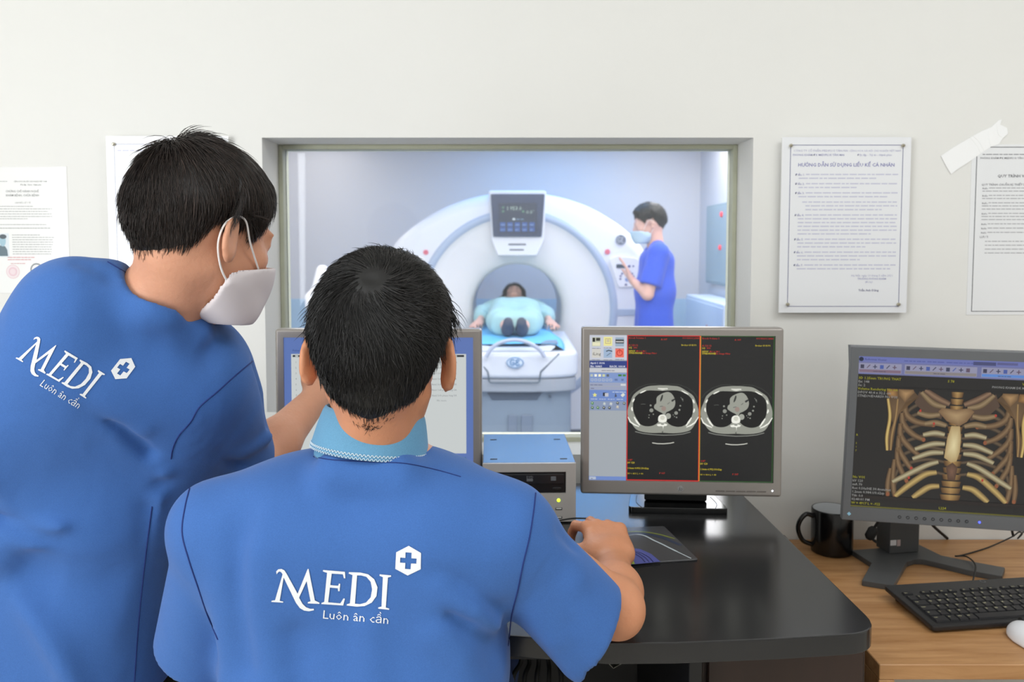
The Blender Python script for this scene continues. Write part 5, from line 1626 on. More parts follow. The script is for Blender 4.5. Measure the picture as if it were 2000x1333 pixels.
def head_d(q, ears=True, face=True):
    """q in head space: x right, y forward, z up, origin between the ears"""
    d = d_ell(q, (0, -0.010, 0.035), (0.0755, 0.094, 0.083))
    d = smin(d, d_ell(q, (0, -0.045, -0.01), (0.062, 0.052, 0.06)), 0.03)
    if face:
        d = smin(d, d_ell(q, (0, 0.032, -0.03), (0.060, 0.062, 0.078)), 0.025)
        for s in (-1, 1):
            d = smin(d, d_rc(q, (s*0.048, -0.002, -0.048), (s*0.018, 0.073, -0.103), 0.015, 0.013), 0.022)
            d = smin(d, d_ell(q, (s*0.040, 0.066, -0.022), (0.019, 0.018, 0.016)), 0.02)
            d = smax(d, -d_ell(q, (s*0.031, 0.094, 0.004), (0.017, 0.012, 0.010)), 0.010)
            d = smin(d, d_ell(q, (s*0.031, 0.079, 0.003), (0.0145, 0.0125, 0.0115)), 0.003)
            d = smin(d, d_rc(q, (s*0.012, 0.090, 0.022), (s*0.045, 0.080, 0.020), 0.006, 0.005), 0.012)
        d = smin(d, d_rc(q, (0, 0.090, 0.008), (0, 0.109, -0.030), 0.007, 0.011), 0.012)
        for s in (-1, 1):
            d = smin(d, d_sph(q, (s*0.012, 0.098, -0.034), 0.0075), 0.006)
            d = smax(d, -d_sph(q, (s*0.006, 0.106, -0.042), 0.0035), 0.003)
        d = smin(d, d_ell(q, (0, 0.090, -0.060), (0.024, 0.010, 0.0055)), 0.006)
        d = smin(d, d_ell(q, (0, 0.089, -0.071), (0.020, 0.010, 0.006)), 0.006)
        d = smax(d, -d_ell(q, (0, 0.101, -0.0655), (0.022, 0.008, 0.0012)), 0.003)
        d = smin(d, d_ell(q, (0, 0.078, -0.100), (0.018, 0.014, 0.013)), 0.02)
    if ears:
        for s in (-1, 1):
            Mx = rotm(yaw=s*0.42, roll=-s*0.10, pitch=-0.12)
            c = np.array((s*0.0845, -0.012, -0.006))
            e = d_ell(q, c, (0.0065, 0.0185, 0.033), Mx)
            e = smin(e, d_ell(q, c+np.array((-s*0.002, 0.006, -0.026)), (0.0055, 0.0105, 0.013), Mx), 0.01)
            e = smax(e, -d_ell(q, c+np.array((s*0.0065, 0.004, 0.001)), (0.0052, 0.0115, 0.0235), Mx), 0.003)
            e = smax(e, -d_ell(q, c+np.array((-s*0.012, -0.012, 0.0)), (0.006, 0.012, 0.024), Mx), 0.004)
            d = smin(d, e, 0.006)
    return d
def hz_line(q, low=-0.078, side=0.0, front=0.085):
    """height of the hair's lower border for every direction around the head"""
    y = q[..., 1]
    return np.interp(y, [-0.12, -0.055, -0.035, -0.012, 0.012, 0.03, 0.055, 0.08, 0.11], [low, low+0.006, low+0.036, side+0.022, side+0.03, side+0.004, side+0.045, front-0.01, front])
def hair_d(q, top, base, low, side=0.0, front=0.085, bowl=None, bald=None):
    zl = hz_line(q, low, side, front)+np.where(q[..., 1] < -0.02, 7.0*q[..., 0]**2, 0)
    h = q[..., 2]-zl
    t = np.clip(h/0.055, 0, 1)
    t = t*t*(3-2*t)
    th = base+(top-base)*t
    if bowl is not None:
        z0, extra = bowl
        b = np.clip((q[..., 2]-z0)/0.018, 0, 1)
        th = th+extra*b*b*(3-2*b)*np.clip(1-(q[..., 2]-z0-0.03)/0.09, 0.2, 1)
    if bald is not None:
        th = th-0.003*np.exp(-((q-np.array(bald, dtype=np.float32))**2).sum(-1)/0.009**2)
    th = np.where(h < 0, h*1.2, th)
    neck = d_rc(q, (0, -0.022, -0.02), (0, -0.030, -0.15), 0.052, 0.056)
    return smin(head_d(q, False, False), neck, 0.02)-th
def make_hair(parent, fn, W, m, n, L, whorl, spin, lift, name='hair', r0=0.00042, seed=1, w2h=None, mess=0.25, topL=0.0, zcut=None, scale=1.0, droop=0.0):
    """cap mesh plus combed strands; W maps head space to world; fn takes head-space points"""
    v, f = surface(fn, (-0.13, -0.15, -0.12), (0.13, 0.14, 0.17), 0.0045)
    rg = np.random.default_rng(seed)
    tri = np.concatenate([f[:, [0, 1, 2]], f[:, [0, 2, 3]]])
    a, b, c = v[tri[:, 0]], v[tri[:, 1]], v[tri[:, 2]]
    cr = np.cross(b-a, c-a)
    ar = np.linalg.norm(cr, axis=1)
    cen = (a+b+c)/3
    ok = ar > 1e-12
    # keep only what stands clear of the skin
    clear = head_d(cen, False, True)
    ok &= clear > 0.0006
    pr = np.where(ok, ar, 0); pr = pr/pr.sum()
    pick = rg.choice(len(tri), n, p=pr)
    u1, u2 = rg.random(n), rg.random(n)
    fl = u1+u2 > 1
    u1[fl], u2[fl] = 1-u1[fl], 1-u2[fl]
    p = a[pick]+(b[pick]-a[pick])*u1[:, None]+(c[pick]-a[pick])*u2[:, None]
    def nrm(x):
        e = 0.002
        g_ = np.stack([fn(x+np.array((e, 0, 0)))-fn(x-np.array((e, 0, 0))), fn(x+np.array((0, e, 0)))-fn(x-np.array((0, e, 0))), fn(x+np.array((0, 0, e)))-fn(x-np.array((0, 0, e)))], 1)
        return g_/np.maximum(np.linalg.norm(g_, axis=1), 1e-9)[:, None]
    nr = nrm(p)
    wh = np.array(whorl)
    rad = p-wh
    dist = np.linalg.norm(rad, axis=1)
    tang = np.cross(nr, rad)
    sp = spin*np.exp(-dist/0.05)
    dr = rad/np.maximum(dist, 1e-6)[:, None]+sp[:, None]*tang/np.maximum(np.linalg.norm(tang, axis=1), 1e-6)[:, None]
    # away from the crown everything falls
    dn = np.clip((dist-0.05)/0.07, 0, 1)
    dr = dr+np.array((0, 0, -1.0))*dn[:, None]*0.9
    dr = dr+rg.normal(0, mess, dr.shape)
    lf = 0.32*np.stack([np.sin(p[:, 1]*130+p[:, 2]*60), np.sin(p[:, 0]*110+p[:, 2]*75+1), np.sin(p[:, 0]*95-p[:, 1]*80+2)], 1)
    dr = dr+lf*mess*2.2
    dr -= nr*(dr*nr).sum(1)[:, None]
    dr /= np.maximum(np.linalg.norm(dr, axis=1), 1e-6)[:, None]
    zl = hz_line(p, -0.078)
    hgt = np.clip((p[:, 2]+0.06)/0.12, 0, 1)
    ln = (L[0]+(L[1]-L[0])*hgt)*rg.uniform(0.6, 1.15, n)
    K = 5
    pts = [p-nr*(0.004+0.001*rg.random(n))[:, None]]
    cur = p.copy()
    wild = np.where(rg.random(n) < 0.08, 1.8, 1.0)
    d_ = dr*(1)+nr*((lift+topL*np.exp(-dist/0.022)+0.35*(1-hgt))*rg.uniform(0.2, 1.6, n)*wild)[:, None]
    d_ /= np.linalg.norm(d_, axis=1)[:, None]
    pts = [p-nr*0.003]
    for k in range(K):
        cur = pts[-1]+d_*(ln/K)[:, None]
        pts.append(cur)
        nn = nrm(cur)
        out_ = (d_*nn).sum(1)
        d_ = d_-nn*(out_*0.35)[:, None]+np.array((0, 0, -1.0))*droop
        d_ /= np.linalg.norm(d_, axis=1)[:, None]
    pts = np.stack(pts, 1)                   # n, K+1, 3
    side = np.cross(dr, nr)
    r_prof = np.array([1.0, 1.0, 0.95, 0.85, 0.6, 0.12][:K+1])*r0
    vv = np.empty((n, K+1, 3, 3))
    for j in range(3):
        an = 2*PI*j/3
        off = side*math.cos(an)+nr*math.sin(an)
        vv[:, :, j] = pts+off[:, None, :]*r_prof[None, :, None]
    base = len(v)
    sv = vv.reshape(-1, 3)
    i0 = np.arange(n)[:, None, None]*(K+1)*3+np.arange(K)[None, :, None]*3+np.arange(3)[None, None, :]
    i1 = np.arange(n)[:, None, None]*(K+1)*3+np.arange(K)[None, :, None]*3+((np.arange(3)+1) % 3)[None, None, :]
    sf = np.stack([i0, i1, i1+3, i0+3], -1).reshape(-1, 4)+base
    allv = np.concatenate([v, sv])
    allv = allv @ W[:3, :3].T+W[:3, 3]
    me = bpy.data.meshes.new(name)
    me.from_pydata(allv.tolist(), [], np.concatenate([f, sf]).tolist())
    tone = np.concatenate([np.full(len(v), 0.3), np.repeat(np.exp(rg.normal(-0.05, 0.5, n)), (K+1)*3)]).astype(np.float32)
    at = me.attributes.new('tone', 'FLOAT', 'POINT'); at.data.foreach_set('value', tone)
    me.update()
    return link(name, me, m, parent, 180)
def frame4(o, M, s=1.0):
    W = np.eye(4); W[:3, :3] = M*s; W[:3, 3] = o
    return W
def to_local(p, o, M, s=1.0):
    return ((p-np.asarray(o, dtype=np.float32)) @ np.asarray(M, dtype=np.float32))/s

def hand_d(q, curl=(0.5, 0.5, 0.55, 0.6), spread=0.12, thumb=(-0.6, 0.35), tc=0.3, mirror=1, pads=None):
    """q in hand space: wrist at the origin, y towards the fingers, z = back of the hand, x towards the little finger"""
    q = q*np.array((mirror, 1, 1), dtype=np.float32)
    d = d_box(q, (0.002, 0.048, -0.002), (0.037, 0.045, 0.0135), None, 0.0125)
    d = smin(d, d_rc(q, (0, -0.02, 0), (0, 0.02, 0), 0.024, 0.026, ((0, 0, 1), 0.72)), 0.02)
    d = smin(d, d_ell(q, (-0.027, 0.028, -0.010), (0.016, 0.030, 0.016)), 0.012)
    d = smin(d, d_ell(q, (0.026, 0.026, -0.008), (0.012, 0.028, 0.013)), 0.01)
    xs = (-0.028, -0.0095, 0.0095, 0.0275)
    ys = (0.088, 0.092, 0.088, 0.079)
    Ls = ((0.042, 0.025, 0.020), (0.046, 0.029, 0.021), (0.042, 0.027, 0.020), (0.033, 0.019, 0.018))
    rs = (0.0093, 0.0095, 0.0090, 0.0080)
    for i in range(4):
        a = np.array((xs[i], ys[i], 0.0015))
        th = -curl[i]*0.7
        fa = (i-1.4)*spread
        pts = [a-np.array((0, 0.02, 0.0)), a]
        d = smin(d, d_sph(q, a+np.array((0, 0, 0.002)), rs[i]*1.08), 0.007)
        for k in range(3):
            dv = np.array((math.sin(fa)*math.cos(th), math.cos(fa)*math.cos(th), math.sin(th)))
            pts.append(pts[-1]+dv*Ls[i][k])
            th -= curl[i]*(0.95 if k == 0 else 0.7)
        rr_ = [rs[i]*1.0, rs[i]*1.0, rs[i]*0.98, rs[i]*0.88, rs[i]*0.78]
        f = d_path(q, pts[1:], rr_[1:], 0.003)
        d = smin(d, f, 0.005)
        e = pts[-1]
    a = np.array((-0.024, 0.018, -0.010))
    b = a+np.array((math.sin(thumb[0])*0.04, math.cos(thumb[0])*0.04, -0.008))
    c = b+np.array((math.sin(thumb[0]+thumb[1])*0.032, math.cos(thumb[0]+thumb[1])*0.032, -0.008*tc))
    e = c+np.array((math.sin(thumb[0]+thumb[1]*1.6)*0.026, math.cos(thumb[0]+thumb[1]*1.6)*0.026, -0.02*tc))
    d = smin(d, d_path(q, [a, b, c, e], [0.015, 0.0125, 0.0108, 0.0088], 0.005), 0.009)
    return d
def crease(p, paths):
    """sum of soft folds; each path = (points, width, height) with height > 0 raised"""
    s = 0
    for pts, wd, ht in paths:
        dd = None
        for a, b in zip(pts[:-1], pts[1:]):
            a = np.asarray(a, dtype=np.float32); ba = np.asarray(b, dtype=np.float32)-a
            pa = p-a
            h = np.clip((pa @ ba)/max(float(ba @ ba), 1e-9), 0, 1)
            e = ((pa-h[..., None]*ba)**2).sum(-1)
            dd = e if dd is None else np.minimum(dd, e)
        s = s+ht*np.exp(-dd/(wd*wd))
    return s
def bvh_of(o):
    me = o.data
    return BVHTree.FromPolygons([v.co[:] for v in me.vertices], [p.vertices[:] for p in me.polygons])
def cast(bv, px, py, off=0.0007):
    d = ray(px, py).normalized()
    h = bv.ray_cast(Vector((0, 0, CAMZ)), d)
    if h[0] is None: return None
    n = h[1] if h[1].dot(d) < 0 else -h[1]
    return h[0]+n*off
def applique(name, polys, bv, m, parent, off=0.0009, maxlen=7.0, thick=0.0):
    """printed shapes: outlines in photo pixels laid onto the cloth that lies behind them"""
    V, F = [], []
    for pl in polys:
        loops = pl if isinstance(pl[0][0], (tuple, list)) else [pl]
        flat = [p for l in loops for p in l]
        tr = geometry.tessellate_polygon([[Vector((a, b, 0)) for a, b in l] for l in loops])
        pts = [Vector(p) for p in flat]
        work = [tuple(t_) for t_ in tr]
        cache = {}
        def midp(i, j):
            k = (min(i, j), max(i, j))
            if k not in cache:
                pts.append((pts[i]+pts[j])/2); cache[k] = len(pts)-1
            return cache[k]
        done = []
        while work:
            a, b, c = work.pop()
            ls = [((pts[a]-pts[b]).length, a, b, c), ((pts[b]-pts[c]).length, b, c, a), ((pts[c]-pts[a]).length, c, a, b)]
            L, i, j, k = max(ls)
            if L > maxlen:
                m_ = midp(i, j); work += [(i, m_, k), (m_, j, k)]
            else: done.append((a, b, c))
        o0 = len(V)
        miss = set()
        for k, p in enumerate(pts):
            h = cast(bv, p[0], p[1], off)
            if h is None: miss.add(k); h = Vector((0, 0, 0))
            V.append(h[:])
        F += [tuple(o0+k for k in f_) for f_ in done if not (set(f_) & miss)]
    me = bpy.data.meshes.new(name)
    me.from_pydata(V, [], F)
    return link(name, me, m, parent, 180)
def seam(name, pts, bv, m, parent, r=0.0009, off=0.0004, n=8):
    q = smooth_path([(a, b, 0) for a, b in pts], n)
    w_ = [h for h in (cast(bv, p.x, p.y, off) for p in q) if h is not None]
    b = NB(); tube(b, w_, r, 6)
    return obj(name, b, m, parent, 60)

# ---------------------------------------------------------------- the word mark, in pixels of the seated man's back
def k3(pts, f=0.35, ox=450, oy=900): return [(ox+a*f, oy+b*f) for a, b in pts]
def fine(pts, n=4):
    q = [pts[-1]]+pts+[pts[0], pts[1]]
    o_ = []
    for i in range(1, len(q)-2):
        for k in range(n):
            t = k/n
            o_.append(tuple(0.5*((2*q[i][j])+(q[i+1][j]-q[i-1][j])*t+(2*q[i-1][j]-5*q[i][j]+4*q[i+1][j]-q[i+2][j])*t*t+(3*q[i][j]-q[i-1][j]-3*q[i+1][j]+q[i+2][j])*t**3) for j in (0, 1)))
    return o_
LM1 = [(256, 618), (268, 606), (286, 604), (302, 612), (314, 630), (376, 742), (432, 604), (437, 604), (472, 780), (498, 792), (497, 799), (432, 796), (433, 789), (448, 784), (426, 672), (384, 764), (404, 800), (424, 818), (446, 826), (466, 826), (467, 834), (440, 840), (412, 836), (388, 822), (366, 792), (298, 652), (276, 782), (296, 786), (294, 792), (229, 788), (231, 781), (250, 778), (292, 634), (284, 622), (274, 618), (266, 624), (259, 634)]
LE = [(518, 610), (640, 620), (642, 656), (634, 656), (628, 634), (566, 630), (558, 694), (602, 698), (606, 686), (614, 687), (610, 728), (602, 728), (600, 712), (556, 708), (546, 790), (614, 796), (632, 768), (640, 770), (630, 808), (508, 800), (509, 793), (524, 788), (540, 626), (517, 618)]
LDo = [(662, 622), (726, 624), (770, 634), (804, 662), (822, 706), (816, 756), (790, 792), (750, 812), (706, 815), (650, 808), (651, 801), (668, 796), (682, 638), (661, 630)]
LDi = [(708, 640), (696, 798), (724, 801), (758, 792), (784, 762), (792, 718), (784, 676), (760, 648), (730, 640)]
LI = [(834, 634), (898, 640), (898, 647), (880, 652), (868, 820), (887, 825), (886, 832), (825, 826), (826, 819), (844, 814), (852, 650), (833, 642)]
HX = [(996, 476), (1064, 516), (1062, 606), (990, 641), (921, 604), (926, 512)]
CR = [(978, 512), (1012, 514), (1011, 545), (1040, 547), (1038, 575), (1009, 574), (1006, 606), (975, 604), (977, 571), (947, 569), (949, 541), (977, 543)]
def tagline(x0, y0, x1, y1, size, s='Luôn ân cần'):
    vs, fs, wd = text_mesh(s, -0.004)
    L = math.hypot(x1-x0, y1-y0)
    cs, sn = (x1-x0)/L, (y1-y0)/L
    k = L/wd
    return [[(x0+a*k*cs+b*size*sn, y0+a*k*sn-b*size*cs) for a, b in (vs[i] for i in f_)] for f_ in fs]
MARK = [k3(LM1), k3(LE), [k3(LDo), k3(LDi)[::-1]], k3(LI), [k3(HX), k3(CR)]]
TAG = tagline(629, 1208, 758, 1219, 24)

# ================================================================ SEATED MAN
HS = PA(744, 690, 1.035)
MS = rotm(yaw=0.03, pitch=-0.20, roll=0.05)
SR, SL = PA(990, 1040, 1.02), PA(422, 1035, 1.02)
ER = PA(1200, 1184, 1.07)
WR = PA(1196, 1106, 1.29)
EL, WL = PA(420, 1245, 1.12), np.array((-0.27, 1.30, 0.795))
NB_ = PA(733, 905, 1.04)
cs_x = (SR[0]+SL[0])/2
HD = frame((-0.06, 1, 0.22), (0.0, -0.2, 1))
HO = WR+np.array((0, 0.008, 0.010))
def seat_skin(p):
    d = smin(head_d(to_local(p, HS, MS)), d_rc(p, HS+MS @ np.array((0, -0.028, -0.055)), NB_+np.array((0, 0.01, -0.01)), 0.045, 0.052), 0.022)
    d = smin(d, d_rc(p, NB_+np.array((-0.05, 0.01, -0.03)), NB_+np.array((0.05, 0.01, -0.03)), 0.045), 0.03)
    d = smin(d, d_box(p, (cs_x, 1.06, 0.80), (0.14, 0.075, 0.2), None, 0.06), 0.05)
    d = smin(d, d_box(p, (cs_x, 1.07, 0.55), (0.14, 0.09, 0.12), None, 0.07), 0.06)
    for S_, E_, W_ in ((SR, ER, WR), (SL, EL, WL)):
        d = smin(d, d_rc(p, S_, E_, 0.038, 0.034), 0.02)
        mid = E_*0.68+W_*0.32
        d = smin(d, d_path(p, [E_, mid, W_], [0.0345, 0.037, 0.0245], 0.02), 0.018)
    d = smin(d, d_sph(p, ER+np.array((0.004, -0.010, -0.008)), 0.027), 0.02)
    d = smin(d, hand_d(to_local(p, HO, HD), (0.62, 0.55, 0.65, 0.8), 0.24, (-0.75, 0.5), 0.8), 0.012)
    d = smin(d, hand_d(to_local(p, WL, frame((0.3, 1, 0), (0, 0, 1))), (0.5, 0.5, 0.55, 0.6), 0.12, (-0.7, 0.4), 0.4, mirror=-1), 0.012)
    # thighs and lower legs under the desk
    for s in (-1, 1):
        hp = np.array((cs_x+s*0.09, 1.06, 0.53)); kn = np.array((cs_x+s*0.13, 1.50, 0.52)); an = np.array((cs_x+s*0.13, 1.46, 0.10))
        d = smin(d, d_rc(p, hp, kn, 0.07, 0.052), 0.03)
        d = smin(d, d_rc(p, kn, an, 0.048, 0.035), 0.02)
        d = smin(d, d_rc(p, an+np.array((0, 0, -0.05)), an+np.array((0, 0.15, -0.07)), 0.035, 0.028), 0.02)
    return d
person2 = sdf_obj('person', seat_skin, (-0.50, 0.88, -0.01), (0.26, 1.70, 1.30), 0.0045, m_skin2)
props(person2, 'seated man in blue scrubs and denim collar seen from behind, hand on the mouse', 'person')
def m2w(x, y, Y): return PA(x, y, Y)
ax2 = (PA(1168, 1238, 1.055)-SR); ax2n = ax2/np.linalg.norm(ax2)
SE = SR+ax2*1.0
# the hem plane of the right sleeve
hem_n = np.array((0.80, 0.10, -0.42)); hem_n /= np.linalg.norm(hem_n)
hem_p = PA(1163, 1240, 1.05)
axl = (PA(385, 1300, 1.09)-SL); axln = axl/np.linalg.norm(axl)
fold2 = [([m2w(860, 1150, .95), m2w(930, 1200, .95), m2w(990, 1250, .98)], 0.014, 0.005), ([m2w(880, 1200, .95), m2w(930, 1240, .95), m2w(985, 1262, .98)], 0.012, -0.005),
         ([m2w(850, 1110, .95), m2w(900, 1140, .95), m2w(970, 1190, .97)], 0.012, -0.003), ([m2w(860, 1240, .95), m2w(900, 1290, .95), m2w(950, 1400, .97)], 0.02, 0.006),
         ([m2w(470, 1000, .95), m2w(470, 1130, .95), m2w(500, 1300, .95)], 0.018, -0.005), ([m2w(510, 1080, .95), m2w(500, 1200, .95), m2w(520, 1333, .95)], 0.018, 0.005),
         ([m2w(440, 1100, .97), m2w(440, 1250, .97), m2w(455, 1400, .97)], 0.016, 0.006), ([m2w(580, 1250, .94), m2w(600, 1400, .94)], 0.02, -0.004), ([m2w(720, 1230, .94), m2w(735, 1400, .94)], 0.02, 0.004),
         ([m2w(420, 960, .96), m2w(520, 935, .96)], 0.02, -0.003), ([m2w(880, 940, .96), m2w(980, 985, .96)], 0.022, -0.003),
         ([m2w(1060, 1130, 1.0), m2w(1110, 1210, 1.0), m2w(1150, 1300, 1.02)], 0.014, -0.004), ([m2w(1040, 1180, 1.0), m2w(1080, 1250, 1.0), m2w(1120, 1310, 1.02)], 0.014, 0.005),
         ([m2w(1075, 1070, 1.0), m2w(1120, 1130, 1.0)], 0.016, 0.004), ([m2w(1095, 1045, 1.0), m2w(1110, 1075, 1.02)], 0.011, -0.003)]
def seat_tunic(p):
    d = d_box(p, (cs_x, 1.052, 0.845), (0.170, 0.108, 0.165), rotm(pitch=0.03), 0.095)
    d = smin(d, d_box(p, (cs_x, 1.062, 0.62), (0.168, 0.12, 0.2), None, 0.10), 0.07)
    for s, S_ in ((1, SR), (-1, SL)):
        d = smin(d, d_rc(p, NB_+np.array((s*0.055, 0.005, -0.035)), S_+np.array((0, 0, 0.002)), 0.052, 0.058), 0.035)
        d = smin(d, d_ell(p, (cs_x+s*0.10, 0.985, 0.90), (0.085, 0.035, 0.09)), 0.04)
    sl = d_rc(p, SR+np.array((-0.01, 0, 0.0)), SE+ax2n*0.03, 0.058, 0.066, ((0.3, 1, 0.1), 0.92))
    cut = (p-hem_p.astype(np.float32)) @ hem_n.astype(np.float32)
    sl = smax(sl, cut, 0.004)
    inner = np.maximum(d_rc(p, SR+ax2*0.5, SE+ax2n*0.06, 0.046, 0.052, ((0.3, 1, 0.1), 0.92)), -cut-0.05)
    sl = smax(sl, -inner, 0.003)
    d = smin(d, sl, 0.028)
    s2 = d_rc(p, SL+np.array((0.012, 0, 0)), SL+axl*1.0, 0.057, 0.060)
    c2 = (p-(SL+axl*0.89).astype(np.float32)) @ (axln*0.9+np.array((-0.25, 0, -0.1))).astype(np.float32)
    s2 = smax(s2, c2, 0.004)
    s2 = smax(s2, -np.maximum(d_rc(p, SL+axl*0.6, SL+axl*1.1, 0.048, 0.050), -c2-0.05), 0.003)
    d = smin(d, s2, 0.02)
    d = smin(d, d_rc(p, NB_+np.array((-0.034, -0.050, 0.003)), NB_+np.array((0.034, -0.050, -0.001)), 0.027), 0.03)
    # neck opening
    d = smax(d, -d_rc(p, NB_+np.array((0, 0.008, 0.052)), NB_+np.array((0, 0.0, 0.2)), 0.066, 0.066), 0.008)
    d = smax(d, p[..., 2]*-1+0.47, 0.01)
    return d-2.0*crease(p, fold2)
tun2 = sdf_obj('tunic', seat_tunic, (-0.50, 0.86, 0.44), (0.26, 1.24, 1.12), 0.0045, m_tunic, person2)
bv2 = bvh_of(tun2)
applique('printed_mark', MARK, bv2, m_white_print, tun2)
applique('printed_tagline', TAG, bv2, m_white_print, tun2)
seam('seam', [(1046, 964), (1042, 1000), (1034, 1050), (1022, 1100), (1012, 1150), (1000, 1200), (992, 1262)], bv2, m_seam, tun2)
seam('seam', [(372, 950), (362, 990), (356, 1040), (368, 1090), (388, 1150), (405, 1200), (426, 1250)], bv2, m_seam, tun2)
# neckline facing
seam('neckline_stitch', [(612, 893), (650, 899), (720, 903), (790, 906), (850, 918), (900, 932)], bv2, m_seam, tun2, 0.0006)
# denim collar
m_denim = cloth('denim_collar_cloth', (100, 152, 186))
def collar_part(name, prof, tilt, m, parent, thick=0.002, a0=-0.15*PI, a1=1.15*PI):
    """band round the back and sides of the neck; prof = list of (radius x, radius y, height)"""
    b = NB()
    N = 40
    rows = []
    for rx, ry, h in prof:
        row = []
        for k in range(N+1):
            a = PI+a0+(a1-a0)*k/N
            x, y = rx*math.cos(a), ry*math.sin(a)
            v = Vector((x, y, h)); v = tilt @ v+Vector((0, 0, 0.018))
            row.append(b.verts.new((NB_[0]-0.006+v.x, NB_[1]+v.y, NB_[2]+v.z)))
        rows.append(row)
    for A, B in zip(rows[:-1], rows[1:]):
        for k in range(N): b.faces.new((A[k], A[k+1], B[k+1], B[k]))
    o = obj(name, b, m, parent, 60)
    if thick:
        so = o.modifiers.new('s', 'SOLIDIFY'); so.thickness = thick; so.offset = 0
        ss = o.modifiers.new('u', 'SUBSURF'); ss.levels = 1; ss.render_levels = 1
    return o
CT = Matrix.Rotation(-0.10, 3, 'X') @ Matrix.Rotation(0.115, 3, 'Y')
col_ = collar_part('collar', [(0.0575, 0.059, 0.045), (0.0595, 0.0615, 0.050), (0.0625, 0.0645, 0.046), (0.0675, 0.070, 0.025), (0.0715, 0.074, 0.004), (0.073, 0.0755, -0.003)], CT, m_denim, person2)
collar_part('collar_stand', [(0.059, 0.060, 0.045), (0.064, 0.066, 0.01), (0.068, 0.069, -0.014)], CT, m_denim, person2)
for h, rx, m_, r_ in ((0.003, 0.0732, mat('pale_thread', (205, 222, 232), 0.8), 0.0011), (-0.001, 0.0738, mat('pale_thread', (205, 222, 232)), 0.0009)):
    b = NB()
    pts = []
    for k in range(241):
        a = PI-0.1*PI+1.2*PI*k/240
        hh_ = h+(0.0011 if k % 4 < 2 else -0.0011)
        v = CT @ Vector((rx*math.cos(a), (rx+0.0026)*math.sin(a), hh_))+Vector((0, 0, 0.018))
        pts.append((NB_[0]-0.006+v.x, NB_[1]+v.y, NB_[2]+v.z))
    tube(b, pts, r_*0.55, 5)
    obj('stitching', b, m_, col_, 60)
# hair
W2 = frame4(HS, MS)
def seat_hair(q): return hair_d(q, 0.0095, 0.0015, -0.074, -0.002, 0.09, bald=(-0.002, -0.098, 0.074))
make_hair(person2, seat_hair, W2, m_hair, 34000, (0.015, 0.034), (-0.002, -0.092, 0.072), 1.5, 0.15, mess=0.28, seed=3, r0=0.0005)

# ================================================================ STANDING MAN, LEFT
HO1 = PA(400, 452, 1.17)
S1 = 0.95
M1 = rotm(yaw=-0.64, pitch=-0.28, roll=0.06)
N1 = PA(305, 612, 1.175)
JL, JR = PA(148, 612, 1.13), PA(420, 800, 1.27)
E1, W1 = PA(492, 918, 1.40), PA(622, 772, 1.60)
C1 = PA(205, 860, 1.235); PV1 = PA(150, 1400, 1.27)
up1 = (N1-C1); up1 = up1/np.linalg.norm(up1)
rt1 = (JR-JL); rt1 = rt1/np.linalg.norm(rt1)
B1 = frame(np.cross(up1, rt1), up1)
EL1 = JL+np.array((-0.17, 0.0, -0.24)); WL1 = EL1+np.array((0.0, 0.18, -0.17))
def stand_skin(p):
    d = smin(head_d(to_local(p, HO1, M1, S1))*S1, d_rc(p, HO1+M1 @ np.array((0, -0.026, -0.05)), N1+np.array((0, 0.01, -0.01)), 0.050, 0.060), 0.025)
    d = smin(d, d_rc(p, N1+(JL-N1)*0.28, N1+(JR-N1)*0.3, 0.050), 0.035)
    d = smin(d, d_box(p, C1+up1*0.03, (0.12, 0.06, 0.15), B1, 0.055), 0.05)
    d = smin(d, d_rc(p, C1+B1 @ np.array((0, 0.02, 0)), PV1, 0.07, 0.09), 0.06)
    for S_, E_, W_ in ((JR, E1, W1), (JL, EL1, WL1)):
        d = smin(d, d_rc(p, S_, E_, 0.046, 0.040), 0.03)
        d = smin(d, d_path(p, [E_, E_*0.66+W_*0.34, W_], [0.037, 0.039, 0.025], 0.02), 0.02)
    hf = frame(np.array((0.10, 0.65, 0.55)), (0.55, 0.4, 0.6))
    d = smin(d, hand_d(to_local(p, W1, hf), (0.05, 0.9, 1.0, 1.0), 0.05, (-0.5, 0.3), 0.4), 0.012)
    d = smin(d, hand_d(to_local(p, WL1, frame((0.1, 1, -0.2), (-0.5, 0.2, 1))), (0.4, 0.4, 0.45, 0.5), 0.1, mirror=-1), 0.012)
    for s in (-1, 1):
        hp = PV1+np.array((s*0.09, 0, -0.04)); kn = np.array((PV1[0]+s*0.10, PV1[1]+0.01, 0.45))
        d = smin(d, d_rc(p, hp, kn, 0.075, 0.052), 0.03)
        d = smin(d, d_path(p, [kn, kn+np.array((0, -0.02, -0.18)), np.array((kn[0], kn[1]-0.02, 0.08))], [0.052, 0.052, 0.036], 0.02), 0.02)
        an = np.array((kn[0], kn[1]-0.02, 0.045))
        d = smin(d, d_rc(p, an+np.array((0, -0.03, 0)), an+np.array((0, 0.15, -0.012)), 0.038, 0.03), 0.02)
    return d
person1 = sdf_obj('person', stand_skin, (-1.0, 0.96, -0.01), (-0.12, 1.78, 1.46), 0.005, m_skin)
props(person1, 'standing man in blue scrubs and face mask leaning in from the left edge', 'person')
n1 = lambda x, y, Y: PA(x, y, Y)
SE1 = PA(470, 925, 1.37)
ax1 = SE1-JR; ax1n = ax1/np.linalg.norm(ax1)
hem1 = np.array((0.42, 0.80, -0.30)); hem1 /= np.linalg.norm(hem1)
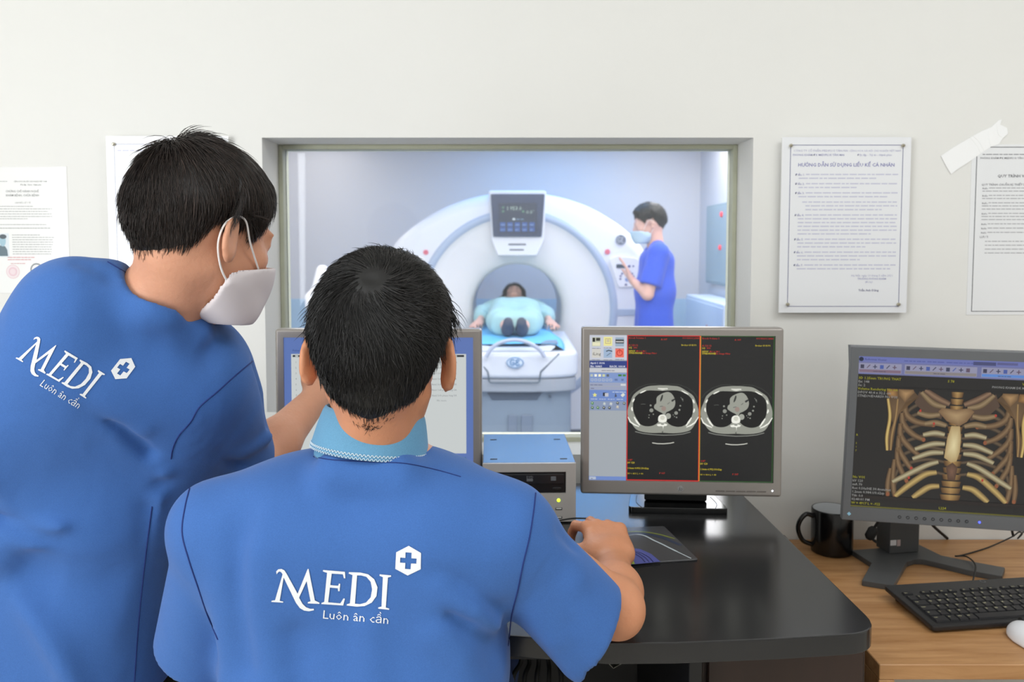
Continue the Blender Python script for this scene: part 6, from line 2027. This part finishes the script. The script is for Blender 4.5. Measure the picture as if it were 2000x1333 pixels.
fold1 = [([n1(175, 785, 1.1), n1(240, 830, 1.12), n1(290, 880, 1.15)], 0.012, -0.007), ([n1(200, 775, 1.1), n1(280, 830, 1.13)], 0.014, 0.006),
         ([n1(200, 880, 1.1), n1(280, 908, 1.13)], 0.010, -0.005), ([n1(40, 1025, 1.12), n1(150, 1040, 1.1), n1(240, 1025, 1.12), n1(320, 935, 1.16)], 0.013, 0.005),
         ([n1(0, 1005, 1.12), n1(90, 1065, 1.1), n1(180, 1080, 1.1), n1(260, 1030, 1.13), n1(315, 950, 1.16)], 0.014, -0.006), ([n1(20, 1040, 1.12), n1(100, 1085, 1.1), n1(180, 1090, 1.1)], 0.014, 0.006),
         ([n1(0, 1080, 1.12), n1(30, 1180, 1.1), n1(100, 1290, 1.1), n1(160, 1400, 1.1)], 0.03, 0.010), ([n1(40, 1120, 1.12), n1(100, 1160, 1.1), n1(200, 1160, 1.12)], 0.035, -0.010),
         ([n1(200, 1180, 1.1), n1(215, 1230, 1.1), n1(240, 1240, 1.13)], 0.02, 0.007), ([n1(290, 1000, 1.16), n1(285, 1150, 1.16), n1(270, 1333, 1.16)], 0.012, -0.004), ([n1(310, 980, 1.16), n1(305, 1150, 1.16), n1(295, 1333, 1.16)], 0.016, 0.006),
         ([n1(335, 625, 1.12), n1(340, 670, 1.15), n1(325, 720, 1.15)], 0.02, 0.006), ([n1(355, 640, 1.14), n1(390, 680, 1.17)], 0.03, -0.006),
         ([n1(395, 870, 1.2), n1(470, 885, 1.25), n1(530, 855, 1.3)], 0.012, 0.005), ([n1(400, 845, 1.2), n1(460, 862, 1.25), n1(515, 840, 1.3)], 0.012, -0.004),
         ([n1(480, 720, 1.25), n1(505, 790, 1.28), n1(520, 820, 1.3)], 0.012, -0.005), ([n1(465, 745, 1.25), n1(485, 790, 1.27), n1(515, 850, 1.3)], 0.014, 0.005),
         ([n1(150, 505, 1.1), n1(200, 520, 1.1), n1(215, 540, 1.1)], 0.010, -0.003), ([n1(430, 890, 1.2), n1(480, 910, 1.3)], 0.010, -0.004)]
def stand_tunic(p):
    cc = C1+up1*0.045
    d = d_box(p, cc, (0.172, 0.112, 0.185), B1, 0.10)
    d = smin(d, d_box(p, PV1+np.array((-0.005, -0.01, 0.12)), (0.160, 0.135, 0.30), rotm(roll=0.04), 0.11), 0.08)
    d = smin(d, d_rc(p, N1+(JL-N1)*0.30+np.array((0, 0, -0.008)), JL, 0.056, 0.070), 0.04)
    d = smin(d, d_rc(p, N1+(JR-N1)*0.30+np.array((0, 0, -0.010)), JR, 0.054, 0.062), 0.04)
    sl = d_rc(p, JR, SE1+ax1n*0.02, 0.064, 0.066)
    cut = (p-SE1.astype(np.float32)) @ hem1.astype(np.float32)
    sl = smax(sl, cut, 0.004)
    sl = smax(sl, -np.maximum(d_rc(p, JR+ax1*0.5, SE1+ax1n*0.06, 0.054, 0.056), -cut-0.05), 0.003)
    d = smin(d, sl, 0.03)
    al = EL1-JL; aln = al/np.linalg.norm(al)
    s2 = d_rc(p, JL, JL+al*0.85, 0.068, 0.068)
    c2 = (p-(JL+al*0.82).astype(np.float32)) @ aln.astype(np.float32)
    s2 = smax(s2, c2, 0.004)
    s2 = smax(s2, -np.maximum(d_rc(p, JL+al*0.5, JL+al, 0.062, 0.063), -c2-0.05), 0.003)
    d = smin(d, s2, 0.03)
    d = smin(d, d_path(p, [PA(222, 555, 1.14), PA(300, 600, 1.125), PA(378, 652, 1.165)], [0.028, 0.030, 0.028], 0.01), 0.03)
    nk = HO1+M1 @ np.array((0, -0.026, -0.05))
    dirn = (nk-N1)/np.linalg.norm(nk-N1)
    d = smax(d, -d_rc(p, N1+dirn*0.070, N1+dirn*0.2, 0.060, 0.068), 0.008)
    d = smax(d, 0.62-p[..., 2], 0.01)
    return d-1.9*crease(p, fold1)
tun1 = sdf_obj('tunic', stand_tunic, (-1.0, 0.96, 0.60), (-0.24, 1.50, 1.32), 0.005, m_tunic, person1)
bv1 = bvh_of(tun1)
# the same word mark turned with his back
A_ = np.array([[531, 1175, 1], [760, 1192, 1], [797, 1096, 1]], float)
B_ = np.array([[32.4, 699.6], [167, 779], [240, 720.5]], float)
X_ = np.linalg.solve(A_, B_)
def af(pts): return [tuple((np.array((a, b, 1.0)) @ X_)) for a, b in pts]
applique('printed_mark', [af(l) if not isinstance(l[0][0], (tuple, list)) else [af(x) for x in l] for l in MARK], bv1, m_white_print, tun1)
applique('printed_tagline', [af(l) for l in TAG], bv1, m_white_print, tun1)
seam('seam', [(493, 706), (455, 738), (425, 765), (390, 795), (372, 825), (350, 850), (338, 875), (334, 897)], bv1, m_seam, tun1)
seam('seam', [(297, 990), (285, 1080), (272, 1200), (262, 1333)], bv1, m_seam, tun1)
seam('neckline_stitch', [(210, 512), (250, 535), (300, 562), (350, 590), (385, 612)], bv1, m_seam, tun1, 0.0007)
# trousers below both tunics
def trousers(name, hips, knees, ankles, parent, lo, hi):
    def fn(p):
        d = None
        for h_, k_, a_ in zip(hips, knees, ankles):
            e = smin(d_rc(p, h_, k_, 0.088, 0.066), d_rc(p, k_, a_, 0.064, 0.055), 0.02)
            d = e if d is None else smin(d, e, 0.03)
        return smax(d, 0.07-p[..., 2], 0.01)
    return sdf_obj(name, fn, lo, hi, 0.012, m_trouser, parent)
trousers('trousers', [PV1+np.array((s*0.09, 0, -0.04)) for s in (-1, 1)], [np.array((PV1[0]+s*0.10, PV1[1]+0.01, 0.45)) for s in (-1, 1)], [np.array((PV1[0]+s*0.10, PV1[1]-0.01, 0.08)) for s in (-1, 1)], person1, (-0.95, 1.05, 0.0), (-0.3, 1.5, 0.75))
trousers('trousers', [np.array((cs_x+s*0.09, 1.06, 0.53)) for s in (-1, 1)], [np.array((cs_x+s*0.13, 1.50, 0.52)) for s in (-1, 1)], [np.array((cs_x+s*0.13, 1.46, 0.08)) for s in (-1, 1)], person2, (-0.5, 0.9, 0.0), (0.12, 1.62, 0.66))
def stand_hair(q): return hair_d(q, 0.012, 0.002, -0.064, -0.002, 0.075, (0.008, 0.0045))
W1h = frame4(HO1, M1, S1)
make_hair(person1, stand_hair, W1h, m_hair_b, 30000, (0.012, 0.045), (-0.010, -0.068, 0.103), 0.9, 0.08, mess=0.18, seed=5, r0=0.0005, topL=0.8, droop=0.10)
# mask
def mask_on(parent, O, M, m, s=1.0, hs=0.004, th=0.003):
    def fn(p):
        q = to_local(p, O, M, s)
        base = smin(head_d(q, False, False), d_ell(q, (0, 0.036, -0.035), (0.062, 0.064, 0.076)), 0.03)
        base = smin(base, d_ell(q, (0, 0.080, -0.055), (0.030, 0.034, 0.050)), 0.03)
        base = smin(base, d_ell(q, (0, 0.062, -0.092), (0.034, 0.030, 0.024)), 0.025)
        for sg in (-1, 1):
            base = smin(base, d_rc(q, (sg*0.050, 0.0, -0.050), (sg*0.020, 0.070, -0.100), 0.018, 0.016), 0.02)
        sh = np.abs(base-0.0055-th)-th
        reg = d_box(q, (0, 0.085, -0.074), (0.075, 0.078, 0.043), rotm(pitch=0.22), 0.012)
        return np.maximum(sh, reg)*s
    lo = O-0.15*s; hi = O+0.17*s
    return sdf_obj('face_mask', fn, O-0.16*s, O+0.17*s, hs, m, parent)
m_mask = mat('mask_white', (222, 214, 216), 0.8)
mk = mask_on(person1, HO1, M1, m_mask, S1, hs=0.0026)
def hp1(x, y, z): return HO1+M1 @ (np.array((x, y, z))*S1)
for s in (1, -1):
    b = NB()
    tube(b, smooth_path([hp1(s*0.060, 0.062, -0.036), hp1(s*0.076, 0.026, -0.005), hp1(s*0.083, 0.006, 0.020), hp1(s*0.0855, -0.012, 0.022), hp1(s*0.084, -0.026, 0.006), hp1(s*0.081, -0.026, -0.022), hp1(s*0.075, -0.008, -0.052), hp1(s*0.067, 0.018, -0.072)], 6), 0.0014, 8)
    obj('ear_loop', b, mat('loop_white', (236, 232, 230), 0.8), mk, 60)

# ================================================================ MAN AT THE SCANNER (facing left)
def standing_man(ox, oy, s, label):
    O3 = np.array((ox, oy, EZ0))
    B3 = rotm(yaw=PI/2-0.05)          # forward = -x
    L = lambda x, y, z: O3+B3 @ (np.array((x, y, z))*s)
    Hd = L(0.0, 0.045, 1.585); Mh = B3 @ rotm(pitch=-0.24)
    nb = L(0, -0.005, 1.43)
    sr, sl_ = L(0.17, -0.02, 1.375), L(-0.17, -0.01, 1.38)
    er, el = L(0.21, -0.02, 1.08), L(-0.21, 0.07, 1.10)
    wr, wl = L(0.20, 0.05, 0.85), L(-0.12, 0.165, 1.19)
    def q3(p): return to_local(p, O3, B3, s)
    def skin(p):
        d = smin(head_d(to_local(p, Hd, Mh, s*1.06))*s*1.06, d_rc(p, Hd+Mh @ (np.array((0, -0.026, -0.05))*s), nb, 0.055*s, 0.06*s), 0.022)
        q = q3(p)
        e = smin(d_box(q, (0, 0, 1.2), (0.14, 0.08, 0.2), None, 0.06), d_box(q, (0, 0, 0.95), (0.14, 0.09, 0.14), None, 0.07), 0.05)
        for sg in (-1, 1):
            e = smin(e, d_rc(q, (sg*0.09, 0, 0.9), (sg*0.10, 0.01, 0.5), 0.08, 0.055), 0.03)
            e = smin(e, d_rc(q, (sg*0.10, 0.01, 0.5), (sg*0.10, -0.01, 0.09), 0.055, 0.038), 0.02)
            e = smin(e, d_rc(q, (sg*0.10, -0.04, 0.04), (sg*0.10, 0.15, 0.035), 0.038, 0.032), 0.02)
        d = smin(d, e*s, 0.03)
        for S_, E_, W_ in ((sr, er, wr), (sl_, el, wl)):
            d = smin(d, d_rc(p, S_, E_, 0.05*s, 0.040*s), 0.03); d = smin(d, d_rc(p, E_, W_, 0.040*s, 0.027*s), 0.02)
        d = smin(d, hand_d(to_local(p, wl, frame(B3 @ np.array((-0.1, 0.45, 0.9)), B3 @ np.array((0, -1, 0.4))), s), (0.12, 0.1, 0.12, 0.2), 0.16, (-0.9, 0.3), 0.3, mirror=-1)*s, 0.01)
        d = smin(d, hand_d(to_local(p, wr, frame((0, 0, -1), (1, 0, 0)), s), mirror=1)*s, 0.01)
        return d
    pr = sdf_obj('person', skin, L(0, 0, 0)-np.array((0.5, 0.4, 0.01)), L(0, 0, 0)+np.array((0.4, 0.45, 2.0)), 0.010, mat('skin_far', (224, 178, 162), 0.5, spec=0.3))
    props(pr, label, 'person')
    def tn(p):
        q = q3(p)
        d = d_box(q, (0, -0.01, 1.22), (0.18, 0.115, 0.2), rotm(pitch=0.04), 0.1)
        d = smin(d, d_box(q, (0, 0.0, 0.95), (0.185, 0.125, 0.25), None, 0.1), 0.08)
        for sg, S_, E_ in ((1, sr, er), (-1, sl_, el)):
            Sq = B3.T @ (S_-O3)/s; Eq = B3.T @ (E_-O3)/s
            a = Eq-Sq
            d = smin(d, d_rc(q, (sg*0.05, -0.01, 1.42), Sq, 0.055, 0.065), 0.04)
            e = d_rc(q, Sq, Sq+a*0.85, 0.068, 0.078)
            c = (q-(Sq+a*0.78).astype(np.float32)) @ (a/np.linalg.norm(a)).astype(np.float32)
            d = smin(d, smax(e, c, 0.005), 0.02)
        d = smax(d, -d_rc(q, (0, 0.015, 1.44), (0, 0.04, 1.6), 0.068, 0.08), 0.01)
        d = smax(d, 0.74-q[..., 2], 0.01)
        a_ = 0.006*np.sin(q[..., 0]*30+q[..., 2]*14)*np.clip((1.2-q[..., 2])*3, 0, 1)
        return (d-a_)*s
    tt = sdf_obj('tunic', tn, L(0, 0, 0)+np.array((-0.45, -0.4, 0.6)), L(0, 0, 0)+np.array((0.35, 0.45, 1.7)), 0.011, m_tunic2, pr)
    def tr(p):
        q = q3(p)
        d = None
        for sg in (-1, 1):
            e = smin(d_rc(q, (sg*0.09, 0, 0.9), (sg*0.10, 0.01, 0.5), 0.095, 0.075), d_rc(q, (sg*0.10, 0.01, 0.5), (sg*0.10, -0.01, 0.08), 0.073, 0.065), 0.02)
            d = e if d is None else smin(d, e, 0.03)
        return smax(d, 0.06-q[..., 2], 0.01)*s
    sdf_obj('trousers', tr, L(0, 0, 0)+np.array((-0.3, -0.3, 0)), L(0, 0, 0)+np.array((0.3, 0.3, 1.1)), 0.016, m_tunic2, pr)
    Wh = frame4(Hd, Mh, s*1.06)
    make_hair(pr, lambda q: hair_d(q, 0.022, 0.003, -0.060, 0.0, 0.07), Wh, m_hair, 3000, (0.008, 0.03), (0.0, -0.06, 0.112), 0.8, 0.2, mess=0.2, seed=9, r0=0.0011)
    m = mask_on(pr, Hd, Mh, mat('mask_blue', (190, 214, 226), 0.8), s*1.06, 0.007, 0.006)
    for sg in (1, -1):
        b = NB(); hp = lambda x, y, z: Hd+Mh @ (np.array((x, y, z))*s*1.06)
        tube(b, smooth_path([hp(sg*0.064, 0.048, -0.032), hp(sg*0.083, 0.006, 0.020), hp(sg*0.086, -0.020, 0.010), hp(sg*0.081, -0.022, -0.022), hp(sg*0.066, 0.016, -0.082)], 5), 0.002, 6)
        obj('ear_loop', b, mat('loop_white', (236, 232, 230)), m, 60)
    return pr
m3 = P(1278, 560, 6.15)
standing_man(m3.x, 6.15, 1.035, 'man in blue scrubs and mask standing beside the scanner, hand on its controls')

# ================================================================ PERSON LYING IN THE SCANNER
tz = TOPZ+0.012
X0 = tx
Hp = np.array((X0+0.0, 7.12, tz+0.175)); Mp = frame((0, -0.36, 0.93), (0, 0.93, 0.36))
cols = Mp.copy()
def lying_skin(p):
    d = smin(head_d(to_local(p, Hp, Mp)), d_rc(p, Hp+Mp @ np.array((0, -0.02, -0.05)), np.array((X0, 6.90, tz+0.10)), 0.048, 0.055), 0.02)
    d = smin(d, d_box(p, (X0, 6.62, tz+0.10), (0.13, 0.26, 0.07), None, 0.06), 0.04)
    d = smin(d, d_box(p, (X0, 6.32, tz+0.10), (0.14, 0.12, 0.08), None, 0.07), 0.04)
    for s in (-1, 1):
        d = smin(d, d_rc(p, (X0+s*0.09, 6.30, tz+0.10), (X0+s*0.085, 5.95, tz+0.10), 0.078, 0.058), 0.03)
        d = smin(d, d_rc(p, (X0+s*0.085, 5.95, tz+0.10), (X0+s*0.05, 5.60, tz+0.052), 0.055, 0.036), 0.02)
        d = smin(d, d_path(p, [(X0+s*0.05, 5.62, tz+0.042), (X0+s*0.046, 5.575, tz+0.055), (X0+s*0.044, 5.52, tz+0.10)], [0.036, 0.034, 0.026], 0.02), 0.02)
        d = smin(d, d_rc(p, (X0+s*0.17, 6.80, tz+0.10), (X0+s*0.235, 6.50, tz+0.07), 0.045, 0.036), 0.03)
        d = smin(d, d_rc(p, (X0+s*0.235, 6.50, tz+0.07), (X0+s*0.26, 6.24, tz+0.05), 0.036, 0.024), 0.02)
        d = smin(d, hand_d(to_local(p, (X0+s*0.26, 6.24, tz+0.045), frame((s*0.1, -1, -0.1), (0, 0, 1))), (0.3, 0.3, 0.3, 0.35), 0.08, mirror=s), 0.01)
    return d
pp_ = sdf_obj('person', lying_skin, (X0-0.36, 5.48, tz-0.02), (X0+0.36, 7.3, tz+0.34), 0.010, mat('skin_far', (224, 178, 162)))
props(pp_, 'person in pale aqua gown lying on their back inside the scanner ring', 'person')
def gown(p):
    d = d_box(p, (X0, 6.62, tz+0.10), (0.18, 0.30, 0.09), None, 0.085)
    d = smin(d, d_box(p, (X0, 6.30, tz+0.115), (0.185, 0.16, 0.095), None, 0.09), 0.05)
    d = smin(d, d_box(p, (X0, 6.02, tz+0.075), (0.17, 0.32, 0.075), None, 0.06), 0.04)
    for s in (-1, 1):
        d = smin(d, d_rc(p, (X0+s*0.10, 6.28, tz+0.09), (X0+s*0.115, 5.85, tz+0.085), 0.085, 0.078), 0.03)
        d = smin(d, d_rc(p, (X0+s*0.115, 5.85, tz+0.085), (X0+s*0.09, 5.70, tz+0.06), 0.078, 0.062), 0.03)
        d = smin(d, d_rc(p, (X0+s*0.16, 6.82, tz+0.11), (X0+s*0.235, 6.48, tz+0.08), 0.065, 0.07), 0.03)
        d = smin(d, d_rc(p, (X0+s*0.235, 6.48, tz+0.075), (X0+s*0.25, 6.38, tz+0.06), 0.068, 0.06), 0.03)
    d = smax(d, -(p[..., 1]-5.70), 0.01)
    d = smax(d, -d_rc(p, (X0, 6.93, tz+0.12), (X0, 7.2, tz+0.18), 0.062, 0.08), 0.01)
    d = smax(d, tz-0.004-p[..., 2], 0.01)
    return d-0.006*np.sin(p[..., 0]*40+9*np.sin(p[..., 1]*7))*np.sin(p[..., 1]*22)
sdf_obj('gown', gown, (X0-0.36, 5.6, tz-0.03), (X0+0.36, 7.1, tz+0.3), 0.011, cloth('gown_cloth', (160, 200, 204)), pp_)
for s in (-1, 1):
    def sock(p, s=s):
        d = d_path(p, [(X0+s*0.05, 5.62, tz+0.042), (X0+s*0.046, 5.575, tz+0.055), (X0+s*0.044, 5.52, tz+0.105)], [0.0415, 0.040, 0.033], 0.02)
        return d
    sdf_obj('sock', sock, (X0+s*0.055-0.06, 5.49, tz-0.01), (X0+s*0.055+0.06, 5.66, tz+0.23), 0.008, mat('sock_dark', (70, 76, 92), 0.85), pp_)
Wp = frame4(Hp, Mp)
make_hair(pp_, lambda q: smin(hair_d(q, 0.022, 0.006, -0.075, -0.01, 0.06), d_ell(q, (0.03, -0.055, 0.03), (0.12, 0.05, 0.10)), 0.02), Wp, m_hair, 3000, (0.03, 0.06), (0.0, 0.02, 0.115), 0.2, 0.1, mess=0.25, seed=12, r0=0.0012)
